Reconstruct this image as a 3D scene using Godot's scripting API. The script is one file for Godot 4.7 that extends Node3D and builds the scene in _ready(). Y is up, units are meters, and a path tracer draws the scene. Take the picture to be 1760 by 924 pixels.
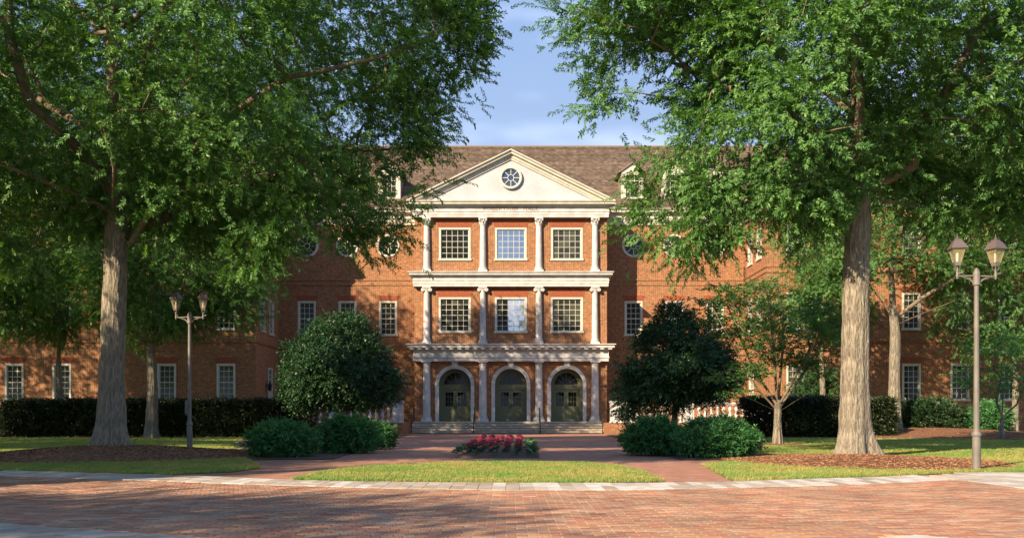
extends Node3D
# A brick college hall behind two big oaks, low morning sun from behind the left shoulder.
# Metres, y up, camera at the origin looking along -z.

const ZP := -63.5   # front wall of the portico
const ZR := -66.3   # recessed wall
const ZW := -60.4   # front wall of the wings
const XP := 7.0
const XW := 17.68
const XE := 43.0

var M := {}
var used := {}

# ------------------------------------------------------------------ mesh builder
class MB:
	var v := PackedVector3Array()
	var n := PackedVector3Array()
	var uv := PackedVector2Array()
	var c := PackedColorArray()
	var has_uv := false
	var tint := Color.WHITE
	var has_c := false
	func tri(a: Vector3, b: Vector3, d: Vector3, na: Vector3, nb: Vector3, nd: Vector3, ua := Vector2.ZERO, ub := Vector2.ZERO, ud := Vector2.ZERO) -> void:
		v.append(a); v.append(d); v.append(b)
		n.append(na); n.append(nd); n.append(nb)
		uv.append(ua); uv.append(ud); uv.append(ub)
		c.append(tint); c.append(tint); c.append(tint)
	func face(a: Vector3, b: Vector3, d: Vector3) -> void:
		var nn := (b - a).cross(d - a).normalized()
		tri(a, b, d, nn, nn, nn)
	func quad(a: Vector3, b: Vector3, d: Vector3, e: Vector3) -> void:
		var nn := (d - a).cross(e - b).normalized()
		tri(a, b, d, nn, nn, nn)
		tri(a, d, e, nn, nn, nn)
	func quad_uv(a: Vector3, b: Vector3, d: Vector3, e: Vector3, ua: Vector2, ub: Vector2, ud: Vector2, ue: Vector2) -> void:
		has_uv = true
		var nn := (d - a).cross(e - b).normalized()
		tri(a, b, d, nn, nn, nn, ua, ub, ud)
		tri(a, d, e, nn, nn, nn, ua, ud, ue)
	func obox(t: Transform3D, s: Vector3) -> void:
		var h := s * 0.5
		var p := []
		for i in 8:
			p.append(t * Vector3(h.x if i & 1 else -h.x, h.y if i & 2 else -h.y, h.z if i & 4 else -h.z))
		quad(p[4], p[5], p[7], p[6]); quad(p[1], p[0], p[2], p[3])
		quad(p[5], p[1], p[3], p[7]); quad(p[0], p[4], p[6], p[2])
		quad(p[6], p[7], p[3], p[2]); quad(p[0], p[1], p[5], p[4])
	func box(at: Vector3, s: Vector3) -> void:
		obox(Transform3D(Basis.IDENTITY, at), s)
	func span(a: Vector3, b: Vector3) -> void:
		box((a + b) * 0.5, (b - a).abs())
	# box with a chamfered top edge, used for slabs and pavers
	func slab(w: float, h: float, d: float, b: float) -> void:
		var o := [Vector2(-w / 2, d / 2), Vector2(w / 2, d / 2), Vector2(w / 2, -d / 2), Vector2(-w / 2, -d / 2)]
		var q := [Vector2(-w / 2 + b, d / 2 - b), Vector2(w / 2 - b, d / 2 - b), Vector2(w / 2 - b, -d / 2 + b), Vector2(-w / 2 + b, -d / 2 + b)]
		for i in 4:
			var j := (i + 1) % 4
			quad(Vector3(o[i].x, -h, o[i].y), Vector3(o[j].x, -h, o[j].y), Vector3(o[j].x, -b, o[j].y), Vector3(o[i].x, -b, o[i].y))
			quad(Vector3(o[i].x, -b, o[i].y), Vector3(o[j].x, -b, o[j].y), Vector3(q[j].x, 0, q[j].y), Vector3(q[i].x, 0, q[i].y))
		quad(Vector3(q[0].x, 0, q[0].y), Vector3(q[1].x, 0, q[1].y), Vector3(q[2].x, 0, q[2].y), Vector3(q[3].x, 0, q[3].y))
	func tube(pts: Array, radii: Array, sides := 8, caps := true) -> void:
		var rings := []
		var norms := []
		var side := Vector3.ZERO
		var k := pts.size()
		for i in k:
			var d: Vector3 = (pts[mini(i + 1, k - 1)] - pts[maxi(i - 1, 0)])
			d = d.normalized() if d.length() > 1e-6 else Vector3.UP
			if side == Vector3.ZERO:
				side = d.cross(Vector3.RIGHT if absf(d.x) < 0.8 else Vector3.FORWARD).normalized()
			side = (side - d * side.dot(d))
			side = side.normalized() if side.length() > 1e-5 else d.cross(Vector3(0.3, 0.5, 0.8)).normalized()
			var o := d.cross(side)
			var ring := PackedVector3Array()
			var nr := PackedVector3Array()
			for s in sides:
				var a := TAU * s / sides
				var e := side * cos(a) + o * sin(a)
				ring.append(pts[i] + e * float(radii[i]))
				nr.append(e)
			rings.append(ring); norms.append(nr)
		for i in k - 1:
			for s in sides:
				var t := (s + 1) % sides
				tri(rings[i][s], rings[i][t], rings[i + 1][t], norms[i][s], norms[i][t], norms[i + 1][t])
				tri(rings[i][s], rings[i + 1][t], rings[i + 1][s], norms[i][s], norms[i + 1][t], norms[i + 1][s])
		if caps:
			for s in range(1, sides - 1):
				face(rings[0][0], rings[0][s + 1], rings[0][s])
				face(rings[k - 1][0], rings[k - 1][s], rings[k - 1][s + 1])
	# profile: array of Vector2(radius, y) from bottom to top
	func lathe(profile: Array, at := Vector3.ZERO, sides := 16, flat := false, phase := 0.0) -> void:
		for i in profile.size() - 1:
			var p: Vector2 = profile[i]
			var q: Vector2 = profile[i + 1]
			var sl := Vector2(q.y - p.y, p.x - q.x)
			sl = sl.normalized() if sl.length() > 1e-6 else Vector2.RIGHT
			for s in sides:
				var a := TAU * s / sides + phase
				var b := TAU * (s + 1) / sides + phase
				var ea := Vector3(cos(a), 0, -sin(a))
				var eb := Vector3(cos(b), 0, -sin(b))
				var v0 := at + ea * p.x + Vector3.UP * p.y
				var v1 := at + eb * p.x + Vector3.UP * p.y
				var v2 := at + eb * q.x + Vector3.UP * q.y
				var v3 := at + ea * q.x + Vector3.UP * q.y
				if flat:
					quad(v0, v1, v2, v3)
				else:
					var n0 := (ea * sl.x + Vector3.UP * sl.y).normalized()
					var n1 := (eb * sl.x + Vector3.UP * sl.y).normalized()
					tri(v0, v1, v2, n0, n1, n1)
					tri(v0, v2, v3, n0, n1, n0)
	# profile points Vector2(out, y) swept along a plan polyline (x, z); outward is on the left of travel turned by `hand`
	func sweep(profile: Array, path: Array, hand := 1.0) -> void:
		var k := path.size()
		var offs := []
		for i in k:
			var d0: Vector2 = (path[i] - path[i - 1]).normalized() if i > 0 else (path[1] - path[0]).normalized()
			var d1: Vector2 = (path[i + 1] - path[i]).normalized() if i < k - 1 else d0
			var n0 := Vector2(d0.y, -d0.x) * hand
			var n1 := Vector2(d1.y, -d1.x) * hand
			var m := (n0 + n1).normalized()
			offs.append(m / maxf(m.dot(n0), 0.3))
		for i in k - 1:
			for j in profile.size() - 1:
				var p: Vector2 = profile[j]
				var q: Vector2 = profile[j + 1]
				var a := Vector3(path[i].x + offs[i].x * p.x, p.y, path[i].y + offs[i].y * p.x)
				var b := Vector3(path[i + 1].x + offs[i + 1].x * p.x, p.y, path[i + 1].y + offs[i + 1].y * p.x)
				var d := Vector3(path[i + 1].x + offs[i + 1].x * q.x, q.y, path[i + 1].y + offs[i + 1].y * q.x)
				var e := Vector3(path[i].x + offs[i].x * q.x, q.y, path[i].y + offs[i].y * q.x)
				if hand > 0: quad(b, a, e, d)
				else: quad(a, b, d, e)
	# flat polygon in plan at height y
	func sheet(poly: PackedVector2Array, y: float) -> void:
		var idx := Geometry2D.triangulate_polygon(poly)
		for i in range(0, idx.size(), 3):
			var a := Vector3(poly[idx[i]].x, y, poly[idx[i]].y)
			var b := Vector3(poly[idx[i + 1]].x, y, poly[idx[i + 1]].y)
			var d := Vector3(poly[idx[i + 2]].x, y, poly[idx[i + 2]].y)
			if (b - a).cross(d - a).y > 0: face(a, b, d)
			else: face(a, d, b)
	func mesh() -> ArrayMesh:
		var arr := []
		arr.resize(Mesh.ARRAY_MAX)
		arr[Mesh.ARRAY_VERTEX] = v
		arr[Mesh.ARRAY_NORMAL] = n
		if has_uv: arr[Mesh.ARRAY_TEX_UV] = uv
		if has_c: arr[Mesh.ARRAY_COLOR] = c
		var m := ArrayMesh.new()
		m.add_surface_from_arrays(Mesh.PRIMITIVE_TRIANGLES, arr)
		return m

# ------------------------------------------------------------------ node helpers
func numbered(called: String) -> String:
	if not used.has(called):
		used[called] = 0
		return called
	used[called] += 1
	return "%s_%03d" % [called, used[called]]

func inst(called: String, mesh: Mesh, m: Material, parent: Node3D, at := Transform3D.IDENTITY) -> MeshInstance3D:
	var o := MeshInstance3D.new()
	o.name = numbered(called) if parent == self else called
	o.mesh = mesh
	o.material_override = m
	o.transform = at
	parent.add_child(o, true)
	return o

func obj(called: String, b: MB, m: Material, parent: Node3D = null) -> MeshInstance3D:
	return inst(called, b.mesh(), m, self if parent == null else parent)

func tag(o: Node, label: String, category: String, group := "") -> void:
	o.set_meta("label", label)
	o.set_meta("category", category)
	if group != "": o.set_meta("group", group)

func thing(called: String, at: Vector3, label: String, category: String, group := "") -> Node3D:
	var o := Node3D.new()
	o.name = numbered(called)
	o.position = at
	add_child(o)
	tag(o, label, category, group)
	return o

func structure(o: Node, label := "") -> Node:
	o.set_meta("kind", "structure")
	if label != "": o.set_meta("label", label)
	return o

func lin(r: float, g: float, b: float) -> Color:
	return Color(r, g, b).linear_to_srgb()

func mat(r: float, g: float, b: float, rough := 0.8, metal := 0.0) -> StandardMaterial3D:
	var m := StandardMaterial3D.new()
	m.albedo_color = lin(r, g, b)
	m.roughness = rough
	m.metallic = metal
	return m

func noise(freq: float, seed_: int, oct := 4) -> FastNoiseLite:
	var f := FastNoiseLite.new()
	f.seed = seed_
	f.frequency = freq
	f.fractal_octaves = oct
	f.noise_type = FastNoiseLite.TYPE_SIMPLEX_SMOOTH
	return f

func tex(im: Image) -> ImageTexture:
	return ImageTexture.create_from_image(im)

func multi(called: String, mesh: Mesh, m: Material, buf: PackedFloat32Array, parent: Node3D) -> MultiMeshInstance3D:
	var mm := MultiMesh.new()
	mm.transform_format = MultiMesh.TRANSFORM_3D
	mm.use_colors = true
	mm.mesh = mesh
	mm.instance_count = buf.size() / 16
	mm.buffer = buf
	var o := MultiMeshInstance3D.new()
	o.name = numbered(called) if parent == self else called
	o.multimesh = mm
	o.material_override = m
	parent.add_child(o, true)
	return o

func put(buf: PackedFloat32Array, b: Basis, o: Vector3, c: Color) -> void:
	buf.append_array(PackedFloat32Array([b.x.x, b.y.x, b.z.x, o.x, b.x.y, b.y.y, b.z.y, o.y, b.x.z, b.y.z, b.z.z, o.z, c.r, c.g, c.b, 1.0]))

func poly(xz: Array) -> PackedVector2Array:
	var p := PackedVector2Array()
	for i in range(0, xz.size(), 2):
		p.append(Vector2(xz[i], xz[i + 1]))
	return p

# ------------------------------------------------------------------ textures and materials
func brick_images() -> Array:
	# Flemish bond: 16 pairs across (5.12 m), 64 courses up (4.8 m)
	var w := 1024
	var h := 1024
	var im := Image.create(w, h, false, Image.FORMAT_RGB8)
	var bump := Image.create(w, h, false, Image.FORMAT_L8)
	var rng := RandomNumberGenerator.new()
	rng.seed = 11
	var dirt := noise(0.012, 5)
	var grain := noise(0.25, 9, 2)
	var tones := [Vector3(0.255, 0.074, 0.024), Vector3(0.29, 0.092, 0.030), Vector3(0.21, 0.060, 0.022), Vector3(0.33, 0.115, 0.038), Vector3(0.165, 0.048, 0.020)]
	var darks := [Vector3(0.11, 0.042, 0.024), Vector3(0.075, 0.032, 0.022), Vector3(0.16, 0.058, 0.029)]
	for row in 64:
		var shift := 32 if row % 2 else 0
		var cols := []
		for k in 32:
			var t: Vector3 = tones[rng.randi() % tones.size()] if k % 2 == 0 else (darks[rng.randi() % darks.size()] if rng.randf() < 0.8 else tones[rng.randi() % tones.size()])
			cols.append(t * rng.randf_range(0.86, 1.14))
		for yy in 16:
			var y := row * 16 + yy
			for x in w:
				var xx := (x + shift) % w
				var cell := xx / 64
				var inx := xx % 64
				var which := cell * 2 + (0 if inx < 42 else 1)
				var joint := yy < 3 or inx < 2 or (inx >= 42 and inx < 44)
				var g := 1.0 + 0.14 * grain.get_noise_2d(x, y) + 0.16 * dirt.get_noise_2d(x, y)
				var col: Vector3
				if joint:
					col = Vector3(0.46, 0.33, 0.18) * g
				else:
					col = cols[which] * g
				im.set_pixel(x, y, Color(col.x, col.y, col.z).linear_to_srgb())
				bump.set_pixel(x, y, Color.from_hsv(0, 0, 0.2 if joint else 0.85))
	im.generate_mipmaps()
	return [im, bump]

func blotch(w: int, h: int, lo: Vector3, hi: Vector3, freq: float, seed_: int, contrast := 1.0, sx := 1.0, sy := 1.0) -> ImageTexture:
	# seamless two-tone noise with fine grain
	var im := Image.create(w, h, false, Image.FORMAT_RGB8)
	var a := noise(freq, seed_, 5)
	var b := noise(freq * 7.0, seed_ + 3, 2)
	for y in h:
		for x in w:
			var u := float(x) / w
			var t := float(y) / h
			# blend across the edges so that the tile repeats without a seam
			var s00 := a.get_noise_2d(x * sx, y * sy)
			var s10 := a.get_noise_2d((x - w) * sx, y * sy)
			var s01 := a.get_noise_2d(x * sx, (y - h) * sy)
			var s11 := a.get_noise_2d((x - w) * sx, (y - h) * sy)
			var s := lerpf(lerpf(s00, s10, u), lerpf(s01, s11, u), t) * 1.5
			var f := clampf(0.5 + contrast * 0.75 * s + 0.35 * contrast * b.get_noise_2d(x * sx, y * sy), 0, 1)
			var col := lo.lerp(hi, f)
			im.set_pixel(x, y, Color(col.x, col.y, col.z).linear_to_srgb())
	im.generate_mipmaps()
	return tex(im)

func tri_mat(t: Texture2D, scale: Vector3, rough := 0.85, world := true) -> StandardMaterial3D:
	var m := StandardMaterial3D.new()
	m.albedo_texture = t
	m.uv1_triplanar = true
	m.uv1_world_triplanar = world
	m.uv1_scale = scale
	m.roughness = rough
	return m

func leaf_mat(back: float, rough := 0.45) -> StandardMaterial3D:
	var m := StandardMaterial3D.new()
	m.vertex_color_use_as_albedo = true
	m.roughness = rough
	m.metallic_specular = 0.4
	m.cull_mode = BaseMaterial3D.CULL_DISABLED
	m.backlight_enabled = true
	m.backlight = Color(back, back, back * 0.4)
	return m

func make_materials() -> void:
	var bi := brick_images()
	M.brick = tri_mat(tex(bi[0]), Vector3(1 / 5.12, 1 / 4.8, 1 / 5.12), 0.88)
	M.brick.heightmap_enabled = true
	M.brick.heightmap_texture = tex(bi[1])
	M.brick.heightmap_scale = 0.8
	M.rubbed = tri_mat(blotch(128, 128, Vector3(0.22, 0.056, 0.024), Vector3(0.30, 0.084, 0.034), 0.05, 21), Vector3(0.6, 0.6, 0.6), 0.85)
	M.stone = tri_mat(blotch(256, 256, Vector3(0.42, 0.405, 0.395), Vector3(0.56, 0.55, 0.535), 0.02, 31, 1.7), Vector3(0.25, 0.25, 0.25), 0.75)
	M.cream = tri_mat(blotch(256, 256, Vector3(0.44, 0.41, 0.33), Vector3(0.54, 0.515, 0.45), 0.02, 32, 1.7), Vector3(0.25, 0.25, 0.25), 0.6)
	M.plaster = tri_mat(blotch(256, 256, Vector3(0.38, 0.39, 0.42), Vector3(0.45, 0.46, 0.49), 0.012, 33, 1.6), Vector3(0.2, 0.2, 0.2), 0.7)
	M.trim = tri_mat(blotch(128, 128, Vector3(0.46, 0.45, 0.38), Vector3(0.55, 0.54, 0.47), 0.03, 34), Vector3(0.5, 0.5, 0.5), 0.5)
	M.step = tri_mat(blotch(256, 256, Vector3(0.34, 0.31, 0.26), Vector3(0.55, 0.50, 0.42), 0.03, 35), Vector3(0.3, 0.9, 0.3), 0.8)
	M.door = mat(0.135, 0.145, 0.078, 0.5)
	M.letter = mat(0.16, 0.125, 0.10, 0.7)
	M.dark = mat(0.02, 0.02, 0.02, 0.9)
	M.iron = mat(0.022, 0.022, 0.024, 0.45)
	M.brass = mat(0.3, 0.2, 0.08, 0.35, 0.8)
	var gl := [[0.014, 0.016, 0.015], [0.03, 0.034, 0.028], [0.065, 0.07, 0.055]]
	M.glass = []
	for g in gl:
		var m := mat(g[0], g[1], g[2], 0.04)
		m.metallic_specular = 0.35
		M.glass.append(m)
	M.mirror_glass = mat(0.50, 0.53, 0.56, 0.03, 1.0)
	M.half_mirror = mat(0.62, 0.65, 0.68, 0.02, 0.75)
	M.round_glass = mat(0.10, 0.15, 0.22, 0.06, 0.7)
	M.slate = slate_material()
	M.lead = mat(0.19, 0.145, 0.11, 0.7)
	# ground
	M.soil = tri_mat(blotch(256, 256, Vector3(0.11, 0.13, 0.035), Vector3(0.20, 0.22, 0.06), 0.03, 41, 1.2), Vector3(0.35, 0.35, 0.35), 0.95)
	M.joint = tri_mat(blotch(256, 256, Vector3(0.42, 0.31, 0.21), Vector3(0.66, 0.54, 0.40), 0.04, 42, 1.3), Vector3(0.4, 0.4, 0.4), 0.95)
	M.mulch = tri_mat(blotch(512, 512, Vector3(0.085, 0.036, 0.018), Vector3(0.24, 0.105, 0.05), 0.09, 43, 1.4), Vector3(0.6, 0.6, 0.6), 0.95)
	M.walk = walk_material()
	M.earth = tri_mat(blotch(256, 256, Vector3(0.05, 0.033, 0.02), Vector3(0.11, 0.07, 0.04), 0.06, 44, 1.2), Vector3(0.5, 0.5, 0.5), 0.95)
	M.slabs = []
	for k in 5:
		var lo: Vector3 = [Vector3(0.34, 0.29, 0.235), Vector3(0.40, 0.36, 0.31), Vector3(0.29, 0.24, 0.19), Vector3(0.47, 0.45, 0.42), Vector3(0.36, 0.33, 0.29)][k]
		M.slabs.append(tri_mat(blotch(128, 128, lo * 0.8, lo * 1.15, 0.04, 50 + k, 1.1), Vector3(0.6, 0.6, 0.6), 0.88))
	M.pavers = []
	for k in 8:
		var lo: Vector3 = [Vector3(0.34, 0.135, 0.078), Vector3(0.38, 0.17, 0.10), Vector3(0.29, 0.11, 0.066), Vector3(0.33, 0.16, 0.105), Vector3(0.41, 0.175, 0.095), Vector3(0.30, 0.145, 0.10), Vector3(0.36, 0.12, 0.07), Vector3(0.37, 0.195, 0.13)][k]
		M.pavers.append(lo * Vector3(0.99, 1.27, 1.32))
	M.paver = tri_mat(blotch(256, 256, Vector3(0.75, 0.72, 0.70), Vector3(1.0, 1.0, 1.0), 0.05, 60, 1.2), Vector3(1.1, 1.1, 1.1), 0.85)
	M.paver.vertex_color_use_as_albedo = true
	# bark and plants
	M.bark = bark_material(Vector3(0.11, 0.092, 0.068), Vector3(0.30, 0.262, 0.205), 71)
	M.branch = tri_mat(blotch(128, 128, Vector3(0.09, 0.07, 0.05), Vector3(0.24, 0.185, 0.125), 0.06, 73), Vector3(0.8, 0.3, 0.8), 0.9)
	M.leaf = leaf_mat(0.85)
	M.gloss_leaf = leaf_mat(0.18, 0.42)
	M.blade = leaf_mat(0.8, 0.6)
	M.petal = leaf_mat(0.4, 0.6)
	M.chip = leaf_mat(0.0, 0.9)
	# lamps
	M.post = tri_mat(blotch(128, 128, Vector3(0.125, 0.113, 0.10), Vector3(0.185, 0.168, 0.15), 0.05, 81), Vector3(0.8, 0.3, 0.8), 0.55, false)
	M.cap = mat(0.10, 0.078, 0.078, 0.5)
	var pane := StandardMaterial3D.new()
	pane.transparency = BaseMaterial3D.TRANSPARENCY_ALPHA
	pane.albedo_color = Color(0.75, 0.68, 0.5, 0.3)
	pane.roughness = 0.12
	M.pane = pane
	M.bulb = mat(0.8, 0.78, 0.72, 0.4)

func bark_material(lo: Vector3, hi: Vector3, seed_: int) -> StandardMaterial3D:
	var w := 256
	var im := Image.create(w, w, false, Image.FORMAT_RGB8)
	var bump := Image.create(w, w, false, Image.FORMAT_L8)
	var a := noise(0.05, seed_, 4)
	var b := noise(0.012, seed_ + 1, 3)
	for y in w:
		for x in w:
			var ang := TAU * x / w
			var cx := cos(ang) * 40.0
			var cz := sin(ang) * 40.0
			var up := sin(TAU * y / w) * 9.0
			var upc := cos(TAU * y / w) * 9.0
			var r := absf(a.get_noise_3d(cx + upc * 0.8, up * 0.8, cz))
			var f := clampf(1.0 - r * 3.2, 0, 1)
			f = 1.0 - f * f
			var g := clampf(0.5 + b.get_noise_3d(cx * 2.0, up * 4.0, cz * 2.0 + upc * 3.0) * 1.1, 0, 1)
			var col := lo.lerp(hi, f * (0.45 + 0.55 * g))
			var moss := clampf(b.get_noise_3d(cx * 1.3 + 70.0, up * 2.5, cz * 1.3 + upc * 2.5) * 4.0 - 0.6, 0, 1)
			col = col.lerp(Vector3(0.19, 0.195, 0.13), moss * 0.45 * f)
			im.set_pixel(x, y, Color(col.x, col.y, col.z).linear_to_srgb())
			bump.set_pixel(x, y, Color.from_hsv(0, 0, f))
	im.generate_mipmaps()
	var m := tri_mat(tex(im), Vector3(1.35, 1.05, 1.35), 0.92, false)
	m.heightmap_enabled = true
	m.heightmap_texture = tex(bump)
	m.heightmap_scale = 2.5
	return m

func slate_material() -> StandardMaterial3D:
	# 32 courses x 24 slates, each with a tone of its own; u along the eave, v up the slope (6.4 m x 7.68 m)
	var w := 768
	var h := 1024
	var im := Image.create(w, h, false, Image.FORMAT_RGB8)
	var rng := RandomNumberGenerator.new()
	rng.seed = 4
	var st := noise(0.008, 6, 4)
	var gr := noise(0.2, 7, 2)
	for row in 32:
		var tones := []
		var course := rng.randf_range(0.8, 1.14)
		for k in 24:
			tones.append(course * Vector3(0.17, 0.125, 0.094).lerp(Vector3(0.27, 0.208, 0.16), rng.randf()) * rng.randf_range(0.72, 1.15))
		for yy in 32:
			var y := row * 32 + yy
			for x in w:
				var xx := (x + (16 if row % 2 else 0)) % w
				var inx := xx % 32
				var edge := inx < 3
				var g := 1.0 + 0.22 * st.get_noise_2d(x, y) + 0.12 * gr.get_noise_2d(x, y)
				var col: Vector3 = tones[xx / 32] * g * (0.5 if edge else 1.0)
				im.set_pixel(x, y, Color(col.x, col.y, col.z).linear_to_srgb())
	im.generate_mipmaps()
	var m := StandardMaterial3D.new()
	m.albedo_texture = tex(im)
	m.roughness = 0.8
	return m

func walk_material() -> StandardMaterial3D:
	# distant paving: fired-clay tone with worn and stained patches
	var w := 512
	var im := Image.create(w, w, false, Image.FORMAT_RGB8)
	var rng := RandomNumberGenerator.new()
	rng.seed = 14
	var st := noise(0.012, 16, 4)
	for row in 32:
		var tones := []
		for k in 16:
			tones.append(Vector3(0.26, 0.105, 0.065).lerp(Vector3(0.36, 0.17, 0.115), rng.randf()))
		for yy in 16:
			var y := row * 16 + yy
			for x in w:
				var xx := (x + (16 if row % 2 else 0)) % w
				var g := 1.0 + 0.25 * st.get_noise_2d(x, y)
				var j := xx % 32 < 2 or yy < 2
				var col: Vector3 = (Vector3(0.30, 0.20, 0.14) if j else tones[xx / 32]) * g
				im.set_pixel(x, y, Color(col.x, col.y, col.z).linear_to_srgb())
	im.generate_mipmaps()
	return tri_mat(tex(im), Vector3(0.3, 0.3, 0.3), 0.85)

# ------------------------------------------------------------------ main
func _ready() -> void:
	var cam := Camera3D.new()
	cam.name = "camera"
	cam.position = Vector3(0, 1.08, 0)
	cam.set_frustum(0.0616, Vector2(0.00013, 0.01707), 0.1, 900.0)
	add_child(cam)
	cam.make_current()

	var env := Environment.new()
	env.background_mode = Environment.BG_SKY
	var sm := ProceduralSkyMaterial.new()
	sm.sky_top_color = lin(0.16, 0.275, 0.52)
	sm.sky_horizon_color = lin(0.47, 0.56, 0.685)
	sm.sky_curve = 0.22
	sm.ground_horizon_color = lin(0.30, 0.30, 0.28)
	sm.ground_bottom_color = lin(0.12, 0.12, 0.10)
	sm.sun_angle_max = 4.0
	sm.sky_cover = sky_wisps()
	sm.sky_cover_modulate = Color(1, 1, 1, 0.17)
	sm.energy_multiplier = 0.68
	var sky := Sky.new()
	sky.sky_material = sm
	env.sky = sky
	env.tonemap_mode = Environment.TONE_MAPPER_LINEAR
	env.tonemap_exposure = 2.3
	env.sdfgi_enabled = true
	env.ssao_enabled = true
	env.ssil_enabled = true
	var we := WorldEnvironment.new()
	we.name = "environment"
	we.environment = env
	add_child(we)

	var sun := DirectionalLight3D.new()
	sun.name = "sun"
	# light travels to the right, away from the camera and down (elevation 30 degrees)
	sun.look_at_from_position(Vector3.ZERO, Vector3(sin(deg_to_rad(43)) * cos(deg_to_rad(30)), -sin(deg_to_rad(30)), -cos(deg_to_rad(43)) * cos(deg_to_rad(30))))
	sun.light_color = Color(1.0, 0.90, 0.76)
	sun.light_energy = 1.6
	sun.light_angular_distance = 0.5
	sun.shadow_enabled = true
	add_child(sun)

	make_materials()
	build_ground()
	build_hall()
	build_trees()
	build_hedges_and_shrubs()
	build_balustrades()
	build_lamps()
	build_flower_bed()
	build_grass()

func sky_wisps() -> ImageTexture:
	var w := 1024
	var h := 512
	var im := Image.create(w, h, false, Image.FORMAT_RGBA8)
	var a := noise(1.6, 91, 5)
	var b := noise(5.0, 92, 4)
	for y in h:
		var el := PI * (0.5 - (y + 0.5) / h)
		for x in w:
			var az := TAU * x / w
			var d := Vector3(cos(az) * cos(el), sin(el), sin(az) * cos(el))
			if d.y < 0.02:
				im.set_pixel(x, y, Color(1, 1, 1, 0))
				continue
			# streaks drawn out along one direction of the high wind
			var p := Vector3(d.x * 4.0 + d.y * 2.0, d.y * 2.2, d.z * 0.9) / (d.y + 0.35)
			var f := a.get_noise_3dv(p) + 0.5 * b.get_noise_3dv(p * 1.4)
			f = clampf((f - 0.06) * 1.7, 0, 1)
			im.set_pixel(x, y, Color(0.95, 0.95, 1.0, f))
	return tex(im)

# ------------------------------------------------------------------ ground
const FRONT := [-24.0, -22.6, -14.46, -18.41, -11.0, -16.88, -7.92, -15.64, -5.96, -15.0, -4.57, -14.34, -2.14, -13.5, 0.02, -13.06, 1.95, -13.17, 3.65, -13.61, 4.84, -13.91, 6.44, -14.59, 7.73, -15.28]
const BACK := [-26.0, -24.8, -16.1, -20.51, -12.43, -18.95, -10.54, -18.0, -8.36, -17.23, -6.58, -16.55, -5.11, -15.9, -3.61, -15.14, -2.33, -14.8, 0.02, -14.53, 2.43, -14.56, 3.81, -14.85, 5.16, -15.43, 6.82, -16.04, 8.44, -16.96]

func at_x(line: Array, x: float) -> float:
	for i in range(0, line.size() - 2, 2):
		if x <= line[i + 2]:
			return lerpf(line[i + 1], line[i + 3], clampf((x - line[i]) / (line[i + 2] - line[i]), -1.0, 1.0))
	return line[line.size() - 1]

func prism(corners: Array, top: float, h: float, gap: float) -> MB:
	# one stone slab from four plan corners (running round), shrunk by the joint, with an eased edge
	var b := MB.new()
	var c := Vector2.ZERO
	for p in corners: c += p * 0.25
	var o := []
	var q := []
	for p in corners:
		var d: Vector2 = p - c
		o.append(c + d * (1.0 - gap / d.length()))
		q.append(c + d * (1.0 - (gap + 0.008) / d.length()))
	for i in 4:
		var j := (i + 1) % 4
		b.quad(Vector3(o[i].x, top - h, o[i].y), Vector3(o[j].x, top - h, o[j].y), Vector3(o[j].x, top - 0.006, o[j].y), Vector3(o[i].x, top - 0.006, o[i].y))
		b.quad(Vector3(o[i].x, top - 0.006, o[i].y), Vector3(o[j].x, top - 0.006, o[j].y), Vector3(q[j].x, top, q[j].y), Vector3(q[i].x, top, q[i].y))
	b.quad(Vector3(q[0].x, top, q[0].y), Vector3(q[1].x, top, q[1].y), Vector3(q[2].x, top, q[2].y), Vector3(q[3].x, top, q[3].y))
	return b

func mound(called: String, c: Vector2, rx: float, rz: float, h: float, m: Material, seed_: int) -> MeshInstance3D:
	var b := MB.new()
	var f := noise(0.5, seed_, 3)
	var rings := 14
	var segs := 40
	var pt := func(i: int, s: int) -> Vector3:
		var a := TAU * (s % segs) / segs
		var r := float(i) / rings
		var wob := 1.0 + 0.12 * f.get_noise_2d(cos(a) * 3.0 + seed_, sin(a) * 3.0)
		var x := c.x + cos(a) * rx * r * wob
		var z := c.y - sin(a) * rz * r * wob
		var y := mound_y(r, h) + 0.05 * h * f.get_noise_2d(x * 4, z * 4)
		return Vector3(x, y if i < rings else -0.02, z)
	for i in rings:
		for s in segs:
			var p0: Vector3 = pt.call(i, s)
			var p1: Vector3 = pt.call(i, s + 1)
			var p2: Vector3 = pt.call(i + 1, s + 1)
			var p3: Vector3 = pt.call(i + 1, s)
			if i == 0: b.face(p0, p3, p2)
			else: b.quad(p0, p3, p2, p1)
	return obj(called, b, m)

func mound_y(r: float, h: float) -> float:
	var t := clampf(1.0 - r * r, 0, 1)
	return 0.012 + h * t * t

const MOUNDS := [[-11.6, -25.4, 4.7, 4.7, 0.27], [8.75, -21.9, 3.2, 3.9, 0.13], [10.55, -34.5, 1.3, 1.0, 0.06], [24.0, -51.0, 11.0, 6.0, 0.5], [24.2, -43.0, 1.3, 1.0, 0.08]]

func ground_y(x: float, z: float) -> float:
	var y := 0.0
	for m in MOUNDS:
		var r := Vector2((x - m[0]) / m[2], (z - m[1]) / m[3]).length()
		if r < 1.0: y = maxf(y, mound_y(r, m[4]))
	return y

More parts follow.
